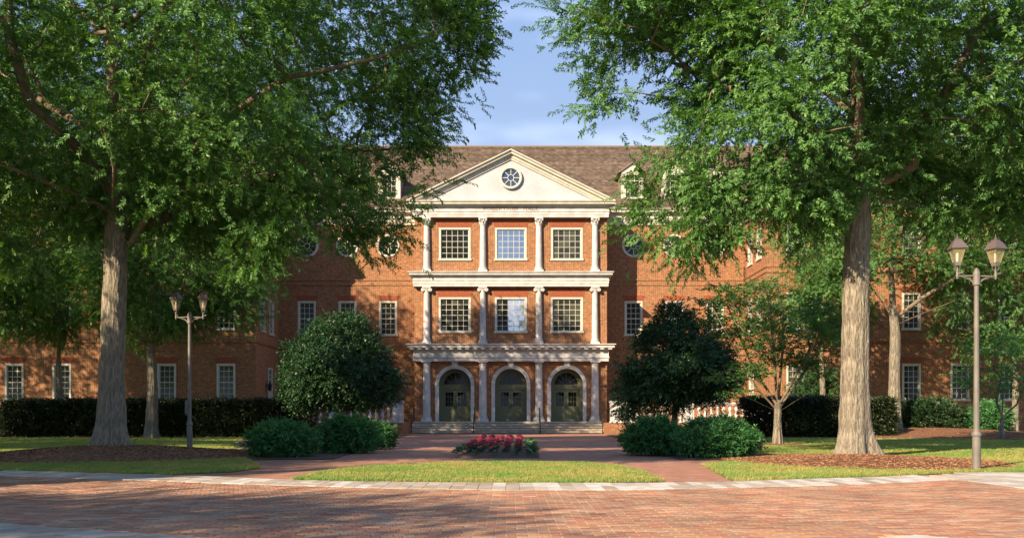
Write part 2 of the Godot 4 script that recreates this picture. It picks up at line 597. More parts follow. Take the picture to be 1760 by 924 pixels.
func build_ground() -> void:
	var b := MB.new()
	b.sheet(poly([-260, 90, 260, 90, 260, -300, -260, -300]), -0.05)
	structure(obj("ground", b, M.soil), "dark soil ground reaching past the building")
	b = MB.new()
	b.sheet(poly([-9.5, -13.0, 9.5, -13.0, 9.5, -62.0, -9.5, -62.0]), -0.024)
	structure(obj("path", b, M.walk), "brick paved walk leading to the steps")
	# lawns
	var lawns := {
		"centre": [-3.87, -15.36, -3.88, -17.23, -3.53, -19.06, -2.46, -20.77, -1.12, -21.46, 0.32, -21.6, 1.72, -21.18, 2.43, -20.0, 2.69, -17.8, 2.65, -15.0, 1.19, -14.72, 0.02, -14.7, -2.36, -14.95],
		"left": [-40, -31.6, -16.42, -20.9, -10.71, -18.31, -8.45, -17.42, -6.65, -16.8, -5.67, -17.8, -5.48, -19.06, -6.06, -20.77, -6.89, -22.82, -9.93, -31.15, -13.24, -41.54, -13.24, -59.6, -60, -59.6],
		"right": [4.47, -20.51, 4.1, -17.23, 3.85, -15.05, 5.24, -15.65, 6.93, -16.28, 8.57, -17.23, 10.41, -17.7, 14.0, -17.7, 60, -17.7, 60, -59.6, 12.52, -59.6, 12.52, -41.54, 8.56, -31.15, 6.1, -22.5],
	}
	for k in lawns:
		b = MB.new()
		b.sheet(poly(lawns[k]), -0.012)
		structure(obj("lawn", b, M.soil), "mown lawn ground, %s part" % k)
	lawn_polys = lawns
	b = MB.new()
	b.sheet(poly([-6.89, -22.82, -4.74, -23.31, -6.3, -50.6, -6.6, -57.0, -16.9, -57.0, -13.0, -41.5]), -0.004)
	structure(obj("shrub_bed", b, M.earth), "dark mulched planting bed beside the walk, under the shrubs on the lamp side")
	b = MB.new()
	b.sheet(poly([6.19, -22.82, 4.44, -22.82, 5.99, -52.2, 6.2, -57.0, 16.2, -57.0, 12.2, -41.5]), -0.004)
	structure(obj("shrub_bed", b, M.earth), "dark mulched planting bed beside the walk, by the sunlit oak")
	var names := ["rust brown mulch mound around the shaded oak", "rust brown mulch ring around the sunlit oak", "small mulch ring under the airy small tree", "mulched bank below the wing windows", "small mulch ring under the little bare-stemmed tree"]
	for i in MOUNDS.size():
		var m: Array = MOUNDS[i]
		structure(mound("mulch_mound", Vector2(m[0], m[1]), m[2], m[3], m[4], M.mulch, 100 + i), names[i])
	scatter_chips()
	build_plaza()

var lawn_polys := {}

func scatter_chips() -> void:
	var b := MB.new()
	b.obox(Transform3D(Basis(Vector3.RIGHT, 0.2), Vector3.ZERO), Vector3(0.07, 0.008, 0.018))
	var chip := b.mesh()
	var rng := RandomNumberGenerator.new()
	rng.seed = 77
	var buf := PackedFloat32Array()
	for k in [[0, 9000], [1, 7000], [2, 500], [3, 5000], [4, 300]]:
		var m: Array = MOUNDS[k[0]]
		for i in k[1]:
			var a := rng.randf() * TAU
			var r := sqrt(rng.randf()) * 1.04
			var x: float = m[0] + cos(a) * m[2] * r
			var z: float = m[1] + sin(a) * m[3] * r
			var t := rng.randf()
			var bs := Basis(Vector3.UP, rng.randf() * TAU) * Basis(Vector3.RIGHT, rng.randf_range(-0.6, 0.6)) * Basis(Vector3.BACK, rng.randf_range(-0.4, 0.4))
			bs = bs.scaled_local(Vector3(rng.randf_range(0.5, 1.5), 1, rng.randf_range(0.6, 1.4)))
			put(buf, bs, Vector3(x, mound_y(minf(r, 1.0), m[4]) + 0.012, z), Color(0.10, 0.042, 0.02).lerp(Color(0.42, 0.23, 0.12), t * t))
	var o := multi("mulch_chips", chip, M.chip, buf, self)
	o.set_meta("kind", "stuff")
	tag(o, "shredded rust brown bark chips covering the mulch mounds", "mulch")

func build_plaza() -> void:
	var plaza := Node3D.new()
	plaza.name = "brick_plaza"
	add_child(plaza)
	structure(plaza, "red brick paved plaza in the foreground")
	var edge := poly(FRONT)
	edge.append(Vector2(7.88, -11.57)); edge.append(Vector2(8.1, 6.0)); edge.append(Vector2(-24, 6.0))
	var b := MB.new()
	b.sheet(edge, -0.008)
	obj("joint_bed", b, M.joint, plaza)
	# pavers in running bond, long side across
	var rng := RandomNumberGenerator.new()
	rng.seed = 5
	var dirt := noise(0.25, 8, 3)
	var spots := []
	var row := 0
	var z := -5.6
	while z > -22.0:
		var x := -19.0 + (0.103 if row % 2 else 0.0)
		while x < 8.0:
			var zz := z + rng.randf_range(-0.002, 0.002)
			# the pale stone band crossing the lower corner keeps clear of bricks
			var s := (x + 5.24) * 0.431 - 8.95
			var clear := zz > -0.05 + s and zz < s + 1.30 and x < -1.2
			var corner := Vector2(x - 3.68, zz + 7.79).length() < 0.30
			if not clear and not corner and zz > at_x(FRONT, x) + 0.04 and x > -18.8:
				spots.append([x + rng.randf_range(-0.002, 0.002), zz, rng.randf_range(-0.02, 0.02), rng.randi() % 8, rng.randf_range(0.8, 1.15) * (1.0 + 0.35 * dirt.get_noise_2d(x * 2, zz * 2)), rng.randf_range(-0.002, 0.002)])
			x += 0.206
		z -= 0.106
		row += 1
	var meshes := []
	for k in 8:
		var mb := MB.new()
		mb.has_c = true
		var t: Vector3 = M.pavers[k]
		mb.tint = Color(t.x, t.y, t.z)
		mb.slab(0.195, 0.03, 0.096, 0.005)
		meshes.append(mb.mesh())
	var white := MB.new()
	white.slab(0.195, 0.03, 0.096, 0.005)
	var buf := PackedFloat32Array()
	var alone := 0
	for p in spots:
		var seen: bool = p[1] < -7.8 and absf(p[0]) < -p[1] * 0.6
		var bs := Basis(Vector3.UP, p[2]) * Basis(Vector3.RIGHT, p[2] * 0.3)
		if seen and alone < 300:
			alone += 1
			inst("paver", meshes[p[3]], M.paver, plaza, Transform3D(bs, Vector3(p[0], p[5], p[1])))
		else:
			var t: Vector3 = M.pavers[p[3]] * p[4]
			put(buf, bs, Vector3(p[0], p[5], p[1]), Color(t.x, t.y, t.z))
	var field := multi("paver_field", white.mesh(), M.paver, buf, plaza)
	field.set_meta("kind", "stuff")
	# stone border: two rows of narrow slabs following the edge
	var border := Node3D.new()
	border.name = "stone_border"
	add_child(border)
	structure(border, "pale stone slab border between plaza and lawns")
	var x := -10.4
	while x < 7.6:
		var w := 0.215
		for r in 2:
			var f0 := r * 0.5
			var f1 := r * 0.5 + 0.5
			var c := []
			for q in [[x, f0], [x + w, f0], [x + w, f1], [x, f1]]:
				var zf := at_x(FRONT, q[0])
				var zb := at_x(BACK, q[0])
				c.append(Vector2(q[0], lerpf(zf, zb, q[1])))
			var pick: int = 3 if rng.randf() < (0.16 if x < 0.4 else 0.42) else [0, 1, 2, 4, 0][rng.randi() % 5]
			obj("slab", prism(c, 0.006 + rng.randf_range(-0.003, 0.003), 0.06, 0.005), M.slabs[pick], border)
		x += w
	# stone apron at the plaza's far corner
	var apron := Node3D.new()
	apron.name = "stone_apron"
	add_child(apron)
	structure(apron, "pale stone paved apron past the plaza corner by the grey lamp post")
	for i in 19:
		for j in 16:
			var x0 := 7.86 + i * 0.46
			var z0 := -17.3 + j * 0.46
			if x0 > -z0 * 0.6 + 3.4 or z0 < at_x(BACK, x0) - 0.1 and x0 < 8.4: continue
			var pick: int = 3 if rng.randf() < 0.3 else [0, 1, 4][rng.randi() % 3]
			obj("slab", prism([Vector2(x0, z0 + 0.46), Vector2(x0 + 0.46, z0 + 0.46), Vector2(x0 + 0.46, z0), Vector2(x0, z0)], 0.006 + rng.randf_range(-0.003, 0.003), 0.06, 0.005), M.slabs[pick], apron)
	# slab band across the near corner
	var near := Node3D.new()
	near.name = "stone_band"
	add_child(near)
	structure(near, "pale stone slab band crossing the near plaza")
	var dirv := Vector2(1, 0.431).normalized()
	var nrm := Vector2(-dirv.y, dirv.x)
	for i in range(-16, 16):
		for r in 3:
			var sh := 0.11 if r % 2 else 0.0
			var o := Vector2(-5.24, -8.95) + dirv * (i * 0.26 + sh) + nrm * (r * 0.4)
			if o.x < -7.6 or o.x > -1.5: continue
			var c := [o + nrm * 0.4, o + nrm * 0.4 + dirv * 0.26, o + dirv * 0.26, o]
			obj("slab", prism(c, 0.004 + rng.randf_range(-0.003, 0.003), 0.06, 0.005), M.slabs[[0, 4, 2, 0][rng.randi() % 4]], near)
	obj("slab", prism([Vector2(3.40, -7.79), Vector2(3.62, -7.5), Vector2(3.97, -7.79), Vector2(3.75, -8.08)], 0.005, 0.06, 0.004), M.slabs[3], near)

# ------------------------------------------------------------------ the hall
# wall in its own plane: x along, y up, z outwards; openings cut through with reveals
func wall_mesh(u0: float, u1: float, v0: float, v1: float, openings: Array, reveal: float) -> MB:
	var b := MB.new()
	var us := [u0, u1]
	var vs := [v0, v1]
	for o in openings:
		us.append(o.u - o.w / 2); us.append(o.u + o.w / 2)
		vs.append(o.v); vs.append(o.v + o.h)
	us.sort(); vs.sort()
	for i in us.size() - 1:
		if us[i + 1] - us[i] < 1e-4: continue
		for j in vs.size() - 1:
			if vs[j + 1] - vs[j] < 1e-4: continue
			var mu: float = (us[i] + us[i + 1]) / 2
			var mv: float = (vs[j] + vs[j + 1]) / 2
			var inside := false
			for o in openings:
				if absf(mu - o.u) < o.w / 2 and mv > o.v and mv < o.v + o.h: inside = true
			if inside: continue
			b.quad(Vector3(us[i], vs[j], 0), Vector3(us[i + 1], vs[j], 0), Vector3(us[i + 1], vs[j + 1], 0), Vector3(us[i], vs[j + 1], 0))
	for o in openings:
		var kind: String = o.get("kind", "rect")
		var l: float = o.u - o.w / 2
		var r: float = o.u + o.w / 2
		var t: float = o.v + o.h
		var rim := []
		if kind == "rect":
			rim = [Vector2(l, o.v), Vector2(l, t), Vector2(r, t), Vector2(r, o.v), Vector2(l, o.v)]
		else:
			var rad: float = o.w / 2
			var cy: float = t - rad
			var segs := 24 if kind == "arch" else 40
			var span := PI if kind == "arch" else TAU
			var arc := []
			for s in segs + 1:
				var a: float = PI - span * s / segs
				arc.append(Vector2(o.u + cos(a) * rad, cy + sin(a) * rad))
			for s in segs:
				var p: Vector2 = arc[s]
				var q: Vector2 = arc[s + 1]
				var oc := Vector2(o.u, cy)
				var po := edge_of(p, oc, rad)
				var qo := edge_of(q, oc, rad)
				b.quad(Vector3(p.x, p.y, 0), Vector3(q.x, q.y, 0), Vector3(qo.x, qo.y, 0), Vector3(po.x, po.y, 0))
				if absf(po.x - qo.x) > 1e-4 and absf(po.y - qo.y) > 1e-4:
					var cn := Vector2(oc.x + signf(p.x + q.x - 2 * oc.x) * rad, oc.y + signf(p.y + q.y - 2 * oc.y) * rad)
					b.face(Vector3(po.x, po.y, 0), Vector3(qo.x, qo.y, 0), Vector3(cn.x, cn.y, 0))
			rim = arc
			if kind == "arch":
				rim = [Vector2(l, o.v)] + arc + [Vector2(r, o.v)]
		for s in rim.size() - 1:
			var p: Vector2 = rim[s]
			var q: Vector2 = rim[s + 1]
			b.quad(Vector3(p.x, p.y, 0), Vector3(p.x, p.y, -reveal), Vector3(q.x, q.y, -reveal), Vector3(q.x, q.y, 0))
	return b

func edge_of(p: Vector2, c: Vector2, r: float) -> Vector2:
	var d := p - c
	var m := maxf(absf(d.x), absf(d.y))
	return c + d * (r / m)

var window_cache := {}

# a sash window: casing, muntins and panes; z = 0 is the wall's face
func sash_window(w: float, h: float, cols: int, rows: int, parent: Node3D, at: Transform3D, glass: Array, each_pane: bool, seed_: int, by_column := false) -> Node3D:
	var o := Node3D.new()
	o.name = "window"
	o.transform = at
	parent.add_child(o, true)
	var key := "%.2f %.2f %d %d" % [w, h, cols, rows]
	var fw := 0.135
	var iw := w - 2 * fw
	var ih := h - 2 * fw
	if not window_cache.has(key):
		var f := MB.new()
		for s in [-1, 1]:
			f.span(Vector3(s * w / 2, fw * 1.0, -0.16), Vector3(s * (w / 2 - fw), h, 0.035))
		f.span(Vector3(-w / 2 + fw, h - fw, -0.16), Vector3(w / 2 - fw, h - 0.002, 0.033))
		f.span(Vector3(-w / 2 - 0.06, 0, -0.16), Vector3(w / 2 + 0.06, fw, 0.09))
		var g := MB.new()
		for i in range(1, cols):
			var x := -iw / 2 + iw * i / cols
			g.span(Vector3(x - 0.016, fw, -0.10), Vector3(x + 0.016, h - fw, -0.062))
		for j in range(1, rows):
			var y := fw + ih * j / rows
			var t := 0.034 if j == rows / 2 and rows % 2 == 0 and cols < 5 else 0.016
			g.span(Vector3(-iw / 2, y - t, -0.104), Vector3(iw / 2, y + t, -0.066 if t < 0.03 else -0.05))
		var sb := MB.new()
		for s in [-1, 1]:
			sb.span(Vector3(s * iw / 2, fw, -0.11), Vector3(s * (iw / 2 - 0.05), h - fw, -0.055))
			sb.span(Vector3(-iw / 2, fw + (ih if s > 0 else 0.0), -0.112), Vector3(iw / 2, fw + (ih - 0.05 if s > 0 else 0.05), -0.057))
		var pm := MB.new()
		pm.box(Vector3.ZERO, Vector3(iw / cols - 0.03, ih / rows - 0.03, 0.012) if each_pane else Vector3(iw, ih, 0.012))
		window_cache[key] = [f.mesh(), g.mesh(), sb.mesh(), pm.mesh()]
	var c: Array = window_cache[key]
	inst("frame", c[0], M.trim, o)
	inst("muntins", c[1], M.trim, o)
	inst("sash", c[2], M.trim, o)
	var rng := RandomNumberGenerator.new()
	rng.seed = seed_
	if each_pane:
		for i in cols:
			for j in rows:
				var p := Vector3(-iw / 2 + iw * (i + 0.5) / cols, fw + ih * (j + 0.5) / rows, -0.09)
				inst("pane", c[3], glass[mini(i, glass.size() - 1)] if by_column else glass[rng.randi() % glass.size()], o, Transform3D(Basis(Vector3.UP, rng.randf_range(-0.008, 0.008)) * Basis(Vector3.RIGHT, rng.randf_range(-0.008, 0.008)), p))
	else:
		inst("pane", c[3], glass[rng.randi() % glass.size()], o, Transform3D(Basis(Vector3.UP, rng.randf_range(-0.006, 0.006)), Vector3(0, h / 2, -0.09)))
	return o

func jack_arch(w: float, y0: float, y1: float) -> MB:
	# flat brick arch, splayed, 12 mm proud
	var b := MB.new()
	var n := int(w / 0.11)
	for i in n:
		var a := -0.5 + float(i) / n
		var d := -0.5 + float(i + 1) / n
		var z := 0.014 + 0.004 * (i % 2)
		var p := [Vector2(a * w + 0.004, y0), Vector2(d * w - 0.004, y0), Vector2(d * (w + 0.34) - 0.004, y1), Vector2(a * (w + 0.34) + 0.004, y1)]
		b.quad(Vector3(p[0].x, p[0].y, z), Vector3(p[1].x, p[1].y, z), Vector3(p[2].x, p[2].y, z), Vector3(p[3].x, p[3].y, z))
		for k in 4:
			var q: Vector2 = p[k]
			var r: Vector2 = p[(k + 1) % 4]
			b.quad(Vector3(q.x, q.y, -0.02), Vector3(r.x, r.y, -0.02), Vector3(r.x, r.y, z), Vector3(q.x, q.y, z))
	return b

func round_window(r: float, spokes: int, hub: float, parent: Node3D, at: Transform3D, glass: Material, ringm: Material) -> void:
	var o := Node3D.new()
	o.name = "round_window"
	o.transform = at
	parent.add_child(o, true)
	var b := MB.new()
	b.lathe([Vector2(r - 0.02, -0.14), Vector2(r - 0.02, 0.02), Vector2(r + 0.02, 0.06), Vector2(r + 0.12, 0.06), Vector2(r + 0.16, 0.03), Vector2(r + 0.16, -0.02)], Vector3.ZERO, 40)
	var f := inst("frame", b.mesh(), ringm, o, Transform3D(Basis(Vector3.RIGHT, PI / 2), Vector3.ZERO))
	f.name = "frame"
	b = MB.new()
	b.lathe([Vector2(0.001, 0.0), Vector2(r, 0.0)], Vector3.ZERO, 40)
	inst("pane", b.mesh(), glass, o, Transform3D(Basis(Vector3.RIGHT, PI / 2), Vector3(0, 0, -0.09)))
	b = MB.new()
	for s in spokes:
		var a := TAU * s / spokes
		b.obox(Transform3D(Basis(Vector3.BACK, a), Vector3(cos(a), sin(a), 0) * (r + hub) / 2 + Vector3(0, 0, -0.06)), Vector3(r - hub, 0.05, 0.05))
	var ring := []
	var rr := []
	for s in 21:
		var a := TAU * s / 20
		ring.append(Vector3(cos(a) * hub, sin(a) * hub, -0.058))
		rr.append(0.028)
	b.tube(ring, rr, 6, false)
	inst("muntins", b.mesh(), M.trim, o)

func column(parent: Node3D, x: float, y0: float, y1: float, r: float, order: int) -> void:
	var o := Node3D.new()
	o.name = "column"
	o.position = Vector3(x, y0, ZP + 0.1)
	parent.add_child(o, true)
	var h := y1 - y0
	var b := MB.new()
	b.span(Vector3(-r * 1.4, 0, -0.1), Vector3(r * 1.4, 0.12, r * 1.4))
	b.lathe([Vector2(r * 1.38, 0.12), Vector2(r * 1.42, 0.17), Vector2(r * 1.36, 0.22), Vector2(r * 1.18, 0.24), Vector2(r * 1.16, 0.28), Vector2(r * 1.26, 0.31), Vector2(r * 1.24, 0.35), Vector2(r * 1.04, 0.37)], Vector3.ZERO, 20)
	obj("base", b, M.stone, o)
	var top := h - (0.30 if order == 0 else 0.36 if order == 1 else 0.55)
	b = MB.new()
	var prof := []
	for i in 9:
		var t := i / 8.0
		prof.append(Vector2(r * (1.0 - 0.15 * maxf(0.0, t - 0.33) / 0.67), lerpf(0.37, top, t)))
	b.lathe(prof, Vector3.ZERO, 24)
	obj("shaft", b, M.stone, o)
	b = MB.new()
	var q := r * 0.86
	b.lathe([Vector2(q, top), Vector2(q * 1.14, top + 0.03), Vector2(q * 1.14, top + 0.07), Vector2(q, top + 0.09)], Vector3.ZERO, 20)
	if order == 0:
		b.lathe([Vector2(q, top + 0.09), Vector2(q * 1.02, top + 0.16), Vector2(q * 1.35, top + 0.22)], Vector3.ZERO, 20)
		b.span(Vector3(-q * 1.45, top + 0.22, -0.1), Vector3(q * 1.45, h, q * 1.45))
	elif order == 1:
		b.lathe([Vector2(q, top + 0.09), Vector2(q * 1.3, top + 0.2)], Vector3.ZERO, 20)
		for s in [-1, 1]:
			b.tube([Vector3(s * q * 1.32, top + 0.13, -0.1), Vector3(s * q * 1.32, top + 0.13, q * 1.15)], [0.13, 0.13], 14)
			b.tube([Vector3(s * q * 1.32, top + 0.13, q * 1.15), Vector3(s * q * 1.32, top + 0.13, q * 1.3)], [0.05, 0.05], 10)
		b.span(Vector3(-q * 1.3, top + 0.16, -0.1), Vector3(q * 1.3, top + 0.26, q * 1.12))
		b.span(Vector3(-q * 1.5, top + 0.27, -0.1), Vector3(q * 1.5, h, q * 1.35))
	else:
		b.lathe([Vector2(q * 0.98, top + 0.09), Vector2(q * 1.0, top + 0.3), Vector2(q * 1.3, top + 0.45)], Vector3.ZERO, 20)
		for tier in 2:
			for s in 8:
				var a := TAU * (s + 0.5 * tier) / 8
				var d := Vector3(cos(a), 0, sin(a))
				var y := top + 0.1 + tier * 0.15
				b.tube([d * q * 1.0 + Vector3.UP * y, d * q * 1.12 + Vector3.UP * (y + 0.11), d * q * 1.36 + Vector3.UP * (y + 0.17), d * q * 1.45 + Vector3.UP * (y + 0.13)], [0.05, 0.06, 0.05, 0.03], 6)
		for s in [-1, 1]:
			b.tube([Vector3(s * q * 1.2, top + 0.40, -0.1), Vector3(s * q * 1.2, top + 0.40, q * 1.3)], [0.075, 0.075], 10)
		b.span(Vector3(-q * 1.55, top + 0.46, -0.1), Vector3(q * 1.55, h, q * 1.45))
	obj("capital", b, M.stone, o)

func slate_slope(called: String, x0: float, x1: float, z0: float, y0: float, z1: float, y1: float, parent: Node3D) -> void:
	var b := MB.new()
	var len_ := Vector2(z1 - z0, y1 - y0).length()
	var n := int(len_ / 0.24)
	var up := Vector3(0, -(z1 - z0), (y1 - y0)).normalized()
	for i in n:
		var p := Vector3(0, lerpf(y0, y1, float(i) / n), lerpf(z0, z1, float(i) / n)) + up * 0.075
		var q := Vector3(0, lerpf(y0, y1, float(i + 1) / n), lerpf(z0, z1, float(i + 1) / n)) + up * 0.004
		var l := p - up * 0.075
		b.quad_uv(Vector3(x0, p.y, p.z), Vector3(x1, p.y, p.z), Vector3(x1, q.y, q.z), Vector3(x0, q.y, q.z), Vector2(x0 / 6.4, i / 32.0), Vector2(x1 / 6.4, i / 32.0), Vector2(x1 / 6.4, (i + 0.97) / 32.0), Vector2(x0 / 6.4, (i + 0.97) / 32.0))
		b.quad_uv(Vector3(x0, l.y, l.z), Vector3(x1, l.y, l.z), Vector3(x1, p.y, p.z), Vector3(x0, p.y, p.z), Vector2(x0 / 6.4, i / 32.0), Vector2(x1 / 6.4, i / 32.0), Vector2(x1 / 6.4, (i + 0.1) / 32.0), Vector2(x0 / 6.4, (i + 0.1) / 32.0))
	obj(called, b, M.slate, parent)

func door_set(parent: Node3D, x: float) -> void:
	# pair of panelled doors in a green surround with a fanlight, set back in the arch
	var o := Node3D.new()
	o.name = "entrance"
	o.position = Vector3(x, 0.83, ZP - 0.85)
	parent.add_child(o, true)
	var b := MB.new()
	var r := 1.18
	# surround board with the arch's outline, thick
	b.span(Vector3(-r, 0, -0.1), Vector3(-0.92, 2.36, 0.05))
	b.span(Vector3(0.92, 0, -0.1), Vector3(r, 2.36, 0.05))
	b.span(Vector3(-r, 2.36, -0.1), Vector3(r, 2.72, 0.06))
	for s in 24:
		var a0 := PI * s / 24
		var a1 := PI * (s + 1) / 24
		var p := [Vector2(cos(a0), sin(a0)), Vector2(cos(a1), sin(a1))]
		for z in [0.04]:
			b.quad(Vector3(p[0].x * 0.86, 2.72 + p[0].y * 0.86, z), Vector3(p[0].x * r, 2.72 + p[0].y * r, z), Vector3(p[1].x * r, 2.72 + p[1].y * r, z), Vector3(p[1].x * 0.86, 2.72 + p[1].y * 0.86, z))
			b.quad(Vector3(p[0].x * 0.86, 2.72 + p[0].y * 0.86, -0.06), Vector3(p[0].x * 0.86, 2.72 + p[0].y * 0.86, z), Vector3(p[1].x * 0.86, 2.72 + p[1].y * 0.86, z), Vector3(p[1].x * 0.86, 2.72 + p[1].y * 0.86, -0.06))
	obj("surround", b, M.door, o)
	b = MB.new()
	b.lathe([Vector2(0.001, 0), Vector2(0.9, 0)], Vector3.ZERO, 32)
	inst("fanlight", b.mesh(), M.glass[0], o, Transform3D(Basis(Vector3.RIGHT, PI / 2), Vector3(0, 2.72, -0.04)))
	b = MB.new()
	for s in range(1, 6):
		var a := PI * s / 6
		b.obox(Transform3D(Basis(Vector3.BACK, a), Vector3(cos(a) * 0.57, 2.72 + sin(a) * 0.57, -0.015)), Vector3(0.6, 0.03, 0.03))
	obj("fanlight_muntins", b, M.door, o)
	for s in [-1, 1]:
		b = MB.new()
		var cx: float = s * 0.46
		# stiles and rails round two openings
		b.span(Vector3(cx - 0.45, 0.02, -0.06), Vector3(cx - 0.29, 2.34, 0.0))
		b.span(Vector3(cx + 0.29, 0.02, -0.06), Vector3(cx + 0.45, 2.34, 0.0))
		b.span(Vector3(cx - 0.29, 0.02, -0.06), Vector3(cx + 0.29, 0.24, -0.002))
		b.span(Vector3(cx - 0.29, 0.94, -0.06), Vector3(cx + 0.29, 1.12, -0.002))
		b.span(Vector3(cx - 0.29, 2.14, -0.06), Vector3(cx + 0.29, 2.34, -0.002))
		b.span(Vector3(cx - 0.29, 0.24, -0.06), Vector3(cx + 0.29, 0.94, -0.03))
		b.span(Vector3(cx - 0.22, 0.31, -0.03), Vector3(cx + 0.22, 0.87, -0.012))
		for i in [1, 2]:
			b.span(Vector3(cx - 0.29 + 0.58 * i / 3 - 0.014, 1.12, -0.045), Vector3(cx - 0.29 + 0.58 * i / 3 + 0.014, 2.14, -0.012))
			b.span(Vector3(cx - 0.29, 1.12 + 1.02 * i / 3 - 0.014, -0.047), Vector3(cx + 0.29, 1.12 + 1.02 * i / 3 + 0.014, -0.014))
		obj("door", b, M.door, o)
		b = MB.new()
		b.span(Vector3(cx - 0.29, 1.12, -0.05), Vector3(cx + 0.29, 2.14, -0.04))
		obj("door_glass", b, M.glass[0], o)
		b = MB.new()
		b.span(Vector3(s * 0.075 - 0.03, 0.95, 0.0), Vector3(s * 0.075 + 0.03, 1.25, 0.012))
		b.tube([Vector3(s * 0.075, 1.0, 0.01), Vector3(s * 0.075, 1.02, 0.06), Vector3(s * 0.075, 1.16, 0.06), Vector3(s * 0.075, 1.18, 0.01)], [0.012, 0.012, 0.012, 0.012], 6)
		obj("handle", b, M.iron, o)

func build_hall() -> void:
	var hall := thing("brick_hall", Vector3.ZERO, "three-storey red brick hall with white columned portico, pediment and brown roof", "building")
	# --- portico front wall
	var ops := []
	for i in 3:
		var x := (i - 1) * 4.08
		ops.append({"u": x, "w": 2.36, "v": 0.826, "h": 3.86, "kind": "arch"})
		ops.append({"u": x, "w": 2.34, "v": 7.26, "h": 2.6})
		ops.append({"u": x, "w": 2.30, "v": 12.52, "h": 2.4})
	inst("portico_wall", wall_mesh(-XP, XP, 0, 15.7, ops, 0.16).mesh(), M.brick, hall, Transform3D(Basis.IDENTITY, Vector3(0, 0, ZP)))
	for s in [-1, 1]:
		inst("portico_side_wall", wall_mesh(0, 2.8, 0, 15.7, [], 0.1).mesh(), M.brick, hall, Transform3D(Basis(Vector3.UP, s * PI / 2), Vector3(s * XP, 0, ZP if s > 0 else ZR)))
	# door recess: ceiling, cheeks and back wall
	for i in 3:
		var x := (i - 1) * 4.08
		var b := MB.new()
		for s in 24:
			var a0 := PI * s / 24
			var a1 := PI * (s + 1) / 24
			b.quad(Vector3(x + cos(a0) * 1.18, 3.506 + sin(a0) * 1.18, ZP - 0.16), Vector3(x + cos(a0) * 1.18, 3.506 + sin(a0) * 1.18, ZP - 1.0), Vector3(x + cos(a1) * 1.18, 3.506 + sin(a1) * 1.18, ZP - 1.0), Vector3(x + cos(a1) * 1.18, 3.506 + sin(a1) * 1.18, ZP - 0.16))
		for s in [-1, 1]:
			b.quad(Vector3(x + s * 1.18, 0.826, ZP - 0.16), Vector3(x + s * 1.18, 0.826, ZP - 1.0), Vector3(x + s * 1.18, 3.506, ZP - 1.0), Vector3(x + s * 1.18, 3.506, ZP - 0.16))
		b.quad(Vector3(x - 1.6, 0.8, ZP - 1.02), Vector3(x + 1.6, 0.8, ZP - 1.02), Vector3(x + 1.6, 5, ZP - 1.02), Vector3(x - 1.6, 5, ZP - 1.02))
		b.quad(Vector3(x - 1.2, 0.82, ZP), Vector3(x + 1.2, 0.82, ZP), Vector3(x + 1.2, 0.82, ZP - 1.02), Vector3(x - 1.2, 0.82, ZP - 1.02))
		obj("door_recess", b, M.door, hall)
		door_set(hall, x)
		# stone archivolt and keystone
		b = MB.new()
		var prof := [Vector2(1.16, 0.0), Vector2(1.16, 0.05), Vector2(1.3, 0.06), Vector2(1.32, 0.09), Vector2(1.42, 0.09), Vector2(1.42, 0.0)]
		for k in prof.size() - 1:
			var p: Vector2 = prof[k]
			var q: Vector2 = prof[k + 1]
			for s in 32:
				var a0 := PI * s / 32
				var a1 := PI * (s + 1) / 32
				b.quad(Vector3(cos(a0) * p.x, sin(a0) * p.x, p.y), Vector3(cos(a0) * q.x, sin(a0) * q.x, q.y), Vector3(cos(a1) * q.x, sin(a1) * q.x, q.y), Vector3(cos(a1) * p.x, sin(a1) * p.x, p.y))
			for s in [-1, 1]:
				b.quad(Vector3(s * p.x, -2.68, p.y), Vector3(s * q.x, -2.68, q.y), Vector3(s * q.x, 0, q.y), Vector3(s * p.x, 0, p.y))
		inst("arch_surround", b.mesh(), M.stone, hall, Transform3D(Basis.IDENTITY, Vector3(x, 3.506, ZP)))
		b = MB.new()
		b.quad(Vector3(-0.17, 0, 0.13), Vector3(0.17, 0, 0.13), Vector3(0.25, 0.46, 0.16), Vector3(-0.25, 0.46, 0.16))
		b.quad(Vector3(-0.17, 0, 0), Vector3(0.17, 0, 0), Vector3(0.17, 0, 0.13), Vector3(-0.17, 0, 0.13))
		b.quad(Vector3(-0.17, 0, 0), Vector3(-0.17, 0, 0.13), Vector3(-0.25, 0.46, 0.16), Vector3(-0.25, 0.46, 0))
		b.quad(Vector3(0.17, 0, 0.13), Vector3(0.17, 0, 0), Vector3(0.25, 0.46, 0), Vector3(0.25, 0.46, 0.16))
		inst("keystone", b.mesh(), M.stone, hall, Transform3D(Basis.IDENTITY, Vector3(x, 4.76, ZP)))
		# windows of the upper floors with their flat arches
		var g2: Array = [M.glass[1], M.glass[0], M.half_mirror, M.half_mirror] if i == 1 else [M.glass[0], M.glass[0], M.glass[1], M.glass[2]] if i == 0 else [M.glass[1], M.glass[2]]
		var g3: Array = [M.mirror_glass] if i == 1 else [M.glass[0]] if i == 0 else [M.glass[1], M.glass[2]]
		sash_window(2.34, 2.6, 5, 6, hall, Transform3D(Basis.IDENTITY, Vector3(x, 7.26, ZP)), g2, true, 20 + i, i == 1)
		sash_window(2.30, 2.4, 5, 5, hall, Transform3D(Basis.IDENTITY, Vector3(x, 12.52, ZP)), g3, true, 30 + i)
		inst("flat_arch", jack_arch(2.40, 9.87, 10.5).mesh(), M.rubbed, hall, Transform3D(Basis.IDENTITY, Vector3(x, 0, ZP)))
		inst("flat_arch", jack_arch(2.36, 14.93, 15.56).mesh(), M.rubbed, hall, Transform3D(Basis.IDENTITY, Vector3(x, 0, ZP)))
